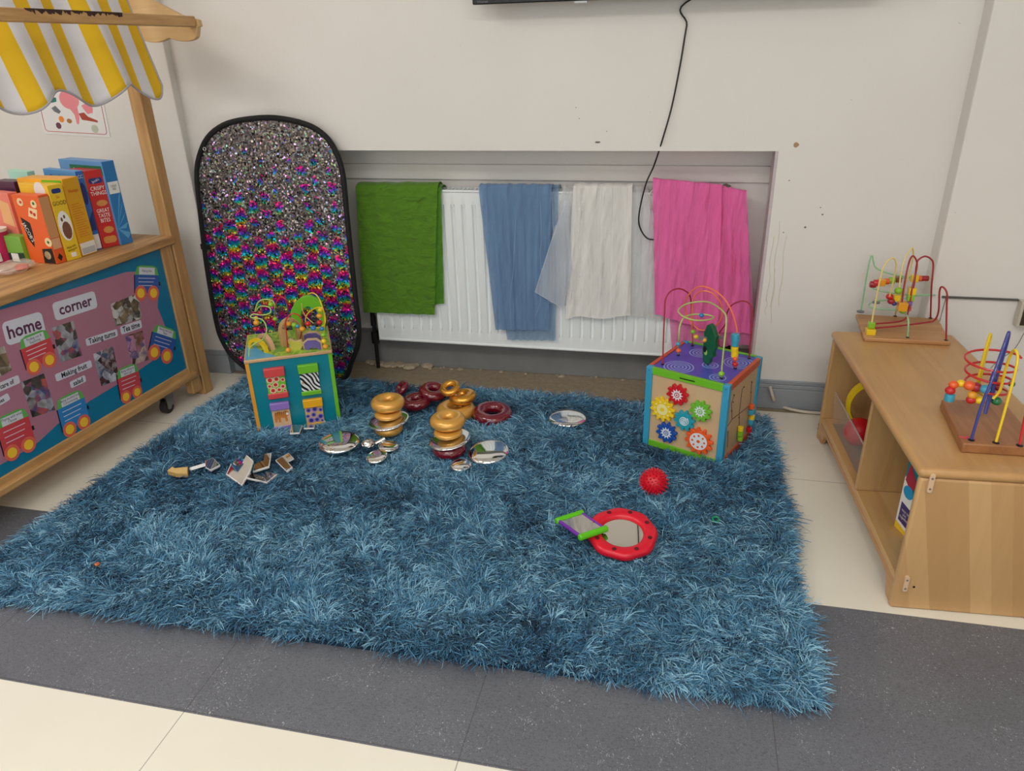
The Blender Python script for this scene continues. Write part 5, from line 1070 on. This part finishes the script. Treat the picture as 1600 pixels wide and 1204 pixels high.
# ================================================================= RINGS AND SILVER DISCS
GOLD = mat('gold_lacquer', (232, 172, 78), .30, .35, coat=.6); GOLD2 = mat('gold_metallic', (226, 160, 60), .26, .75, coat=.4); MAR = mat('maroon_lacquer', (112, 14, 34), .16, coat=.9)
def scl(P): return depth(P) / FPX
def ring(px, py, wpx, z, m, label, group, tilt=(0, 0, 0), flat=.92, hole=.24, foot=False):
    P = onz(px, py, z); R_ = wpx / 2 * scl(P); r_ = R_ * (1 - hole) / 2 ; R0 = R_ - r_
    o = MB().torus(R0, r_, None, 48, 20, flat).build('wooden_ring', m, smooth=180)
    o.matrix_world = T(P) @ RZ(tilt[2]) @ RX(tilt[0]) @ RY(tilt[1]); tag(o, label, 'ring', group)
    if foot: FOOT.append(('c', P.x, P.y, R_))
    return o
def disc(px, py, wpx, z, label, tilt=(0, 0, 0), thick=.30, m=None, foot=True, name='silver_disc'):
    P = onz(px, py, z); R_ = wpx / 2 * scl(P); pf = []
    for i in range(15): a = -PI / 2 + PI * i / 14; pf.append((max(1e-4, R_ * math.cos(a) ** .8 if abs(math.cos(a)) > 1e-6 else 1e-4), R_ * thick * math.sin(a)))
    o = MB().lathe(pf, n=56).build(name, m or CHROME, smooth=180); o.matrix_world = T(P) @ RX(tilt[0]) @ RY(tilt[1]); tag(o, label, 'disc', 'silver mirror discs on the rug')
    if foot: FOOT.append(('c', P.x, P.y, R_))
    return o
GG, MG = 'gold wooden rings on the rug', 'maroon wooden rings on the rug'
# left stack
ring(607.5, 668, 45, .044, GOLD, 'gold ring at the foot of the left stack, under its silver disc', GG, foot=True)
disc(607.5, 656.5, 64, .070, 'silver disc held in the middle of the left ring stack', (.06, -.12, 0), .13, foot=False)
ring(606.5, 646, 43, .094, GOLD, 'smaller gold ring sitting on the silver disc in the left stack', GG, flat=.6)
ring(606, 629, 53, .127, GOLD, 'large gold ring topping the left ring stack', GG)
# right stack
ring(702, 700, 54, .045, MAR, 'maroon ring at the foot of the right stack, under its silver disc', MG, foot=True)
disc(703, 686, 66, .073, 'silver disc held in the middle of the right ring stack', (.06, -.14, 0), .13, foot=False)
ring(700, 675, 45, .098, GOLD, 'smaller gold ring sitting on the silver disc in the right stack', GG, flat=.6)
ring(699.5, 657, 56, .131, GOLD, 'large gold ring topping the right ring stack', GG)
# heap behind
ring(651, 627, 48, .052, MAR, 'maroon ring lying flat behind the left ring stack', MG, (.05, -.1, 0), foot=True)
ring(627, 607, 30, .046, MAR, 'smallest maroon ring leaning on its edge at the back left', MG, (.15, -.75, .35), foot=True)
ring(677, 611, 46, .082, MAR, 'tilted maroon ring between the small gold ring and the flat maroon one', MG, (.12, .18, 0))
ring(712.5, 641, 62, .049, GOLD, 'wide gold ring lying under the heap at the back right', GG, foot=True)
ring(723, 620, 43, .094, GOLD2, 'medium shiny gold ring resting on the wide gold ring', GG, (.05, -.15, 0))
ring(703, 606, 33, .125, GOLD2, 'smallest shiny gold ring tilted forward on top of the heap', GG, (.35, -.1, 0), hole=.34, flat=.9)
ring(769.5, 646, 63, .052, MAR, 'large maroon ring lying alone at the right of the rings', MG, (.05, .05, 0), hole=.34, foot=True)
# discs
disc(530, 691, 65, .046, 'large silver disc lying left of the ring stacks', (.05, 0, 0), .24)
disc(763.5, 706, 65, .046, 'large silver disc lying at the right foot of the right stack', (.1, -.05, 0), .24)
disc(887, 653, 60, .046, 'silver disc lying alone between the rings and the gear cube', (0, 0, 0), .22)
disc(607, 697, 32, .036, 'small silver disc lying below the left ring stack', (0, .1, 0), .24)
disc(588.5, 713, 35, .038, 'small silver disc at the front of the left silver group', (.15, -.1, 0), .24)
disc(720, 726, 33, .036, 'small silver disc in front of the large one by the right stack', (.1, 0, 0), .24)
P = onz(575, 695, .045); o = MB().ellip(.023, .023, None, 28, 18).build('silver_ball', CHROME, smooth=180); o.location = P; tag(o, 'small shiny silver ball between the silver discs', 'ball'); FOOT.append(('c', P.x, P.y, .025))
P = onz(594, 689, .040); o = MB().lathe([(.002, -.02), (.008, -.018), (.008, .018), (.002, .02)], RY(PI / 2) @ Matrix()).build('silver_rod', CHROME); o.matrix_world = T(P) @ RZ(.7) @ RY(-.3); tag(o, 'short silver rod lying behind the small silver disc', 'rod'); FOOT.append(('c', P.x, P.y, .02))
# mirror-faced cut-out pieces
WHE = mat('white_acrylic_edge', (232, 230, 228), .4); MIRT = mat('mirror_sheet', (214, 210, 205), .03, 1.)
def piece(px, z, label, th=.007, tilt=(0, 0), name='mirror_piece', top=MIRT, edge=WHE, cat='mirror piece', grp='mirror pieces on the rug', sc=6.154, ox=240, oy=670):
    z += .006
    Q = [onz(ox + x / sc, oy + y / sc, z) for x, y in px]; c = sum(Q, V()) / len(Q)
    t = thing(name, label, cat, M=T((c.x, c.y, z)) @ RX(tilt[0]) @ RY(tilt[1]), group=grp)
    out = [(q.x - c.x, q.y - c.y) for q in Q]
    MB().prism(out, -th, 0).build('edge', edge, t, bevel=.001); MB().prism([(a * .93, b_ * .93) for a, b_ in out], 0, .0005).build('mirror_face', top, t)
    R_ = max(math.hypot(a, b_) for a, b_ in out); FOOT.append(('c', c.x, c.y, R_ * 1.1)); return t
piece([(690, 415), (745, 340), (830, 365), (905, 282), (965, 325), (925, 400), (835, 500)], .050, 'largest mirror piece with a notched top edge, tilted to the viewer', tilt=(.25, .0))
piece([(765, 330), (800, 285), (870, 285), (860, 330), (820, 370)], .036, 'rounded mirror piece half under the largest one', tilt=(0, .1))
piece([(945, 390), (965, 330), (1060, 300), (1070, 250), (1135, 248), (1110, 360)], .040, 'L-shaped mirror piece just right of the largest one', tilt=(.15, -.1))
piece([(880, 468), (930, 430), (1060, 455), (1090, 415), (1190, 430), (1090, 505)], .038, 'arrow-shaped mirror piece nearest the viewer', tilt=(.05, .05))
piece([(1165, 292), (1300, 245), (1350, 290), (1285, 310), (1335, 360), (1275, 390)], .042, 'notched mirror piece at the right end of the row', tilt=(.2, -.1))
t = piece([(495, 310), (575, 285), (640, 345), (545, 385), (495, 360)], .042, 'square headed mirror piece with a short handle', tilt=(.15, 0))
a_, b__ = onz(240 + 350 / 6.154, 670 + 390 / 6.154, .034), onz(240 + 500 / 6.154, 670 + 345 / 6.154, .040); MB().tube([a_, b__], .008, 4).build('handle', STEEL, t, world=True)
t = piece([(130, 400), (175, 360), (200, 375), (330, 362), (325, 425), (215, 425)], .042, 'small pale wooden block at the left end of the mirror pieces', th=.016, name='wooden_block', top=mat('block_wood_top', (226, 190, 124), .5), edge=mat('block_wood', (206, 166, 100), .5), cat='block', grp=None)
piece([(430, 1095), (440, 1035), (520, 1035), (500, 1092)], .040, 'small mirror tile lying in front of the teal cube, left of two', th=.006, sc=4.63, ox=360, oy=440)
piece([(530, 1058), (540, 1025), (610, 1025), (605, 1056)], .040, 'small mirror tile lying in front of the teal cube, right of two', th=.006, sc=4.63, ox=360, oy=440)

# ================================================================= BALL, HAND MIRROR, SMALL BITS
P = onz(1022, 753, .058); R_ = 22 * scl(P)
t = thing('spiky_ball', 'red spiky rubber sensory ball on the rug', 'ball', P)
SPK = mat('red_spiky_rubber', (214, 20, 44), .35); MB().ellip(R_ * .88, R_ * .88, None, 32, 20).build('ball', SPK, t, smooth=180)
s_ = MB(); N = 170
for i in range(N):
    ph = math.acos(1 - 2 * (i + .5) / N); th = PI * (1 + 5 ** .5) * i; d = V((math.cos(th) * math.sin(ph), math.sin(th) * math.sin(ph), math.cos(ph))); s_.tube([d * R_ * .85, d * R_ * 1.06], .0032, 7, r1=.0014)
o = s_.build('spikes', SPK, t); o['kind'] = 'stuff'; FOOT.append(('c', P.x, P.y, .03))
P = onz(972, 834, .045); R_ = 54 * scl(P)
t = thing('ring_mirror', 'round red framed toy mirror with finger holes in its rim', 'toy mirror', M=T(P) @ RX(.13) @ RY(.03) @ RZ(.2))
RED = mat('red_plastic', (222, 24, 48), .3)
def ring_frame():
    b = MB(); n = 96; vs = []; fs = []; prof = [(.60, .006), (.64, .012), (.72, .015), (.90, .015), (.97, .012), (1., .005), (1., -.004), (.94, -.010), (.64, -.010), (.60, -.004)]
    for i in range(n):
        a = 2 * PI * i / n; k = 1 + .022 * math.cos(8 * a)
        for r_, z in prof: kk = k if r_ > .8 else 1; vs.append((R_ * r_ * kk * math.cos(a), R_ * r_ * kk * math.sin(a), z))
    m_ = len(prof)
    for i in range(n):
        for j in range(m_): fs.append((i * m_ + j, ((i + 1) % n) * m_ + j, ((i + 1) % n) * m_ + (j + 1) % m_, i * m_ + (j + 1) % m_))
    return b.add(vs, fs)
fo = ring_frame().build('rim', RED, t, smooth=50)
MB().lathe([(.0001, .0045), (R_ * .62, .0045), (R_ * .62, .002)], n=64).build('mirror_glass', mat('mirror_flat', (214, 208, 200), .02, 1.), t, smooth=20)
for i in range(8):
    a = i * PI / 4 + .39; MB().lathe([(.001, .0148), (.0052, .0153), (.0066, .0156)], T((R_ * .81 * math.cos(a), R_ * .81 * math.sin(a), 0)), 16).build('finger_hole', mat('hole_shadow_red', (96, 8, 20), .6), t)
FOOT.append(('c', P.x, P.y, R_))
Q = [onz(x, y, .072) for x, y in ((868.7, 808), (911, 792), (948.5, 822), (905, 839))]; c = sum(Q, V()) / 4; xd = ((Q[2] - Q[3]) + (Q[1] - Q[0])).normalized(); yd = V((-xd.y, xd.x, 0)); lx = (Q[2] - Q[3]).length; ly = abs((Q[0] - Q[3]).dot(yd))
t = thing('hand_mirror', 'small rectangular toy mirror with green end bars and purple sides on the red mirror', 'toy mirror', M=Matrix(((xd.x, yd.x, 0, c.x), (xd.y, yd.y, 0, c.y), (0, 0, 1, .062), (0, 0, 0, 1))) @ RX(-.10) @ RY(.05))
skew = (Q[0] - Q[3]).dot(xd) / ly
def sk(x, y): return (x + skew * y, y)
GP = mat('green_plastic', (96, 200, 20), .3); PP = mat('purple_plastic', (120, 50, 170), .3)
for s_ in (-1, 1):
    a_, b_ = sk(-lx / 2, s_ * ly / 2), sk(lx / 2, s_ * ly / 2); MB().tube([(a_[0] + (b_[0] - a_[0]) * f, a_[1] + (b_[1] - a_[1]) * f, 0) for f in (0, .06, .2, .8, .94, 1)], .0095, 14).build('green_bar', GP, t, bevel=.003)
    a_, b_ = sk(s_ * lx * .42, -ly / 2), sk(s_ * lx * .42, ly / 2); MB().tube([(*a_, 0), (*b_, 0)], .0055, 10).build('purple_side', PP, t)
MB().prism([sk(-lx * .4, -ly * .45), sk(lx * .4, -ly * .45), sk(lx * .4, ly * .45), sk(-lx * .4, ly * .45)], -.004, .003).build('mirror_glass', MATS['mirror_flat'], t)
FOOT.append(('c', c.x, c.y, .04))
P = onz(1118.5, 811, .042); o = MB().torus(.0085, .0035, None, 24, 10).build('green_ring', mat('green_ring_plastic', (10, 130, 90), .35), smooth=180); o.matrix_world = T(P) @ RX(.5); tag(o, 'tiny green plastic ring sunk in the rug', 'ring')
P = onz(152, 881, .042); o = MB().ellip(.007, .005, None, 10, 6).build('orange_crumb', mat('orange_bit', (220, 110, 50), .5)); o.location = P; tag(o, 'tiny orange scrap lying at the left of the rug', 'scrap')
for x, y in ((1118.5, 811), (152, 881)): P = onz(x, y, .03); FOOT.append(('c', P.x, P.y, .012))

# ================================================================= RUG
RC = [V((-1.865, 1.165, 0)), V((.384, 1.212, 0)), V((.385, 2.60, 0)), V((-1.79, 2.655, 0))]
rug = thing('shag_rug', 'large shaggy teal blue rug covering the floor', 'rug', (-.73, 1.9, 0))
bk = [RC[0] + V((.03, .03, 0)), RC[1] + V((-.03, .03, 0)), RC[2] + V((-.03, -.02, 0)), RC[3] + V((.03, -.02, 0))]
MB().prism([(p.x, p.y) for p in bk], .001, .010).build('backing', mat('rug_backing', (14, 44, 66), .95), rug, world=True)
def fbm(x, y, seed, octv=((3., 1.), (7., .6), (15., .35))):
    rs = np.random.RandomState(seed); s = np.zeros_like(x)
    for f, a in octv:
        for _ in range(5):
            th = rs.uniform(0, 2 * PI); k = f * rs.uniform(.7, 1.3) * 2; s += a * np.sin(k * (x * np.cos(th) + y * np.sin(th)) + rs.uniform(0, 6.28)) / 2.2
    return s
def build_pile():
    rs = np.random.RandomState(11); sp = .0125; L4 = 4
    n1 = int(2.3 / sp); n2 = int(1.5 / sp); U, Vv = np.meshgrid((np.arange(n1) + .5) / n1, (np.arange(n2) + .5) / n2); U = U.ravel(); Vv = Vv.ravel(); nT = len(U)
    U = np.clip(U + rs.uniform(-.6, .6, nT) / n1, 0.006, .994); Vv = np.clip(Vv + rs.uniform(-.6, .6, nT) / n2, .01, .99)
    c = np.array([[p.x, p.y] for p in bk]); tx = (1 - Vv)[:, None] * ((1 - U)[:, None] * c[0] + U[:, None] * c[1]) + Vv[:, None] * ((1 - U)[:, None] * c[3] + U[:, None] * c[2])
    x, y = tx[:, 0], tx[:, 1]
    ang = 1.9 * fbm(x, y, 1) + 1.2 * fbm(x, y, 2, ((9., 1.), (22., .8))) - 1.2 + rs.normal(0, .6, nT)
    # the fringe falls outwards at the edges
    ed = np.minimum.reduce([U * 2.2, (1 - U) * 2.2, Vv * 1.45, (1 - Vv) * 1.45]); out = np.where(ed == U * 2.2, PI, np.where(ed == (1 - U) * 2.2, 0, np.where(ed == Vv * 1.45, -PI / 2, PI / 2)))
    we = np.clip(1 - ed / .05, 0, 1)
    dx = np.cos(ang) * (1 - we) + np.cos(out) * we * 1.3; dy = np.sin(ang) * (1 - we) + np.sin(out) * we * 1.3
    h = .028 + .009 * fbm(x, y, 3) + .011 * rs.normal(0, 1, nT); h = np.clip(h, .006, .058) * (1 - .3 * we)
    ln = .034 + .010 * fbm(x, y, 4, ((6., 1.), (13., .7))) + rs.normal(0, .009, nT); ln = np.clip(ln, .014, .058)
    shade = 1 + .13 * fbm(x, y, 5, ((4., 1.), (11., .8))) + rs.normal(0, .19, nT)
    # press the pile flat under things
    for f in FOOT:
        if f[0] == 'c': m_ = np.hypot(x - f[1], y - f[2]) < f[3] + .004
        else:
            Mi = np.array(f[1].inverted()); lx_ = Mi[0, 0] * x + Mi[0, 1] * y + Mi[0, 3]; ly_ = Mi[1, 0] * x + Mi[1, 1] * y + Mi[1, 3]; a, b, c2, d = f[2]; m_ = (lx_ > a - .018) & (lx_ < c2 + .018) & (ly_ > b - .022) & (ly_ < d + .004)
        h = np.where(m_, np.minimum(h, .013), h); ln = np.where(m_, np.minimum(ln, .018), ln)
    K = 16; N = nT * K; NL = 5
    rx = np.repeat(x, K) + rs.normal(0, .0034, N); ry = np.repeat(y, K) + rs.normal(0, .0034, N)
    ddx = np.repeat(dx, K) + rs.normal(0, .46, N); ddy = np.repeat(dy, K) + rs.normal(0, .46, N)
    hh = np.repeat(h, K) * rs.uniform(.6, 1.2, N); ll = np.repeat(ln, K) * rs.uniform(.55, 1.15, N)
    curl = rs.normal(0, .55, N); wob = rs.uniform(-1, 1, N) * .0030; wph = rs.uniform(0, 6.28, N)
    ts = np.array([0, .27, .52, .77, 1.]); wd = np.array([.0009, .00105, .00105, .0009, .0006])
    nn = np.hypot(ddx, ddy) + 1e-6; nx, ny = -ddy / nn, ddx / nn
    fx, fy = ddx / nn, ddy / nn
    co_ = np.zeros((N, NL, 2, 3), np.float32)
    rl = rs.uniform(-1.2, 1.2, N)
    for k, (t_, w2) in enumerate(zip(ts, wd)):
        lat_ = curl * ll * t_ ** 2 + wob * np.sin(wph + t_ * 6.5) * t_
        px_ = rx + fx * ll * t_ ** 1.4 + nx * lat_; py_ = ry + fy * ll * t_ ** 1.4 + ny * lat_
        pz = .008 + hh * (1.7 * t_ - .95 * t_ ** 2) + .003 * np.sin(wph * 2 + t_ * 8) * t_
        for s_, sg in ((0, -1), (1, 1)):
            co_[:, k, s_, 0] = px_ + sg * w2 * nx * np.cos(rl); co_[:, k, s_, 1] = py_ + sg * w2 * ny * np.cos(rl); co_[:, k, s_, 2] = np.maximum(pz + sg * w2 * np.sin(rl), .003)
    vs = co_.reshape(-1, 3) - np.array([-.73, 1.9, 0], np.float32)
    base = (np.arange(N) * NL * 2)[:, None]; q = []
    for k in range(NL - 1): q.append(base + np.array([[2 * k, 2 * k + 1, 2 * k + 3, 2 * k + 2]]))
    F = np.stack(q, 1).reshape(-1)
    me = bpy.data.meshes.new('pile'); nf = N * (NL - 1)
    me.vertices.add(N * NL * 2); me.vertices.foreach_set('co', vs.ravel().astype(np.float32)); me.loops.add(nf * 4); me.loops.foreach_set('vertex_index', F.astype(np.int32))
    me.polygons.add(nf); me.polygons.foreach_set('loop_start', (np.arange(nf) * 4).astype(np.int32)); me.polygons.foreach_set('loop_total', np.full(nf, 4, np.int32)); me.update()
    sh_ = np.repeat(shade, K) + rs.normal(0, .17, N); at = me.attributes.new('strand', 'FLOAT', 'POINT'); at.data.foreach_set('value', np.repeat(sh_, NL * 2).astype(np.float32))
    me.polygons.foreach_set('use_smooth', np.ones(nf, bool))
    t = NT('teal_shag'); a = t.n('Attribute', attribute_name='strand')
    t.col(t.ramp(t.math('SUBTRACT', a.outputs['Fac'], .5), [(.0, lin((14, 54, 86))), (.5, lin((66, 130, 168))), (1., lin((156, 206, 230)))]))
    t.b.inputs['Roughness'].default_value = .5; t.b.inputs['Specular IOR Level'].default_value = .45; t.b.inputs['Sheen Weight'].default_value = .15
    me.materials.append(t.m); o = bpy.data.objects.new('pile', me); COL.objects.link(o); o.parent = rug; o['kind'] = 'stuff'
    print('pile strands', N)
build_pile()
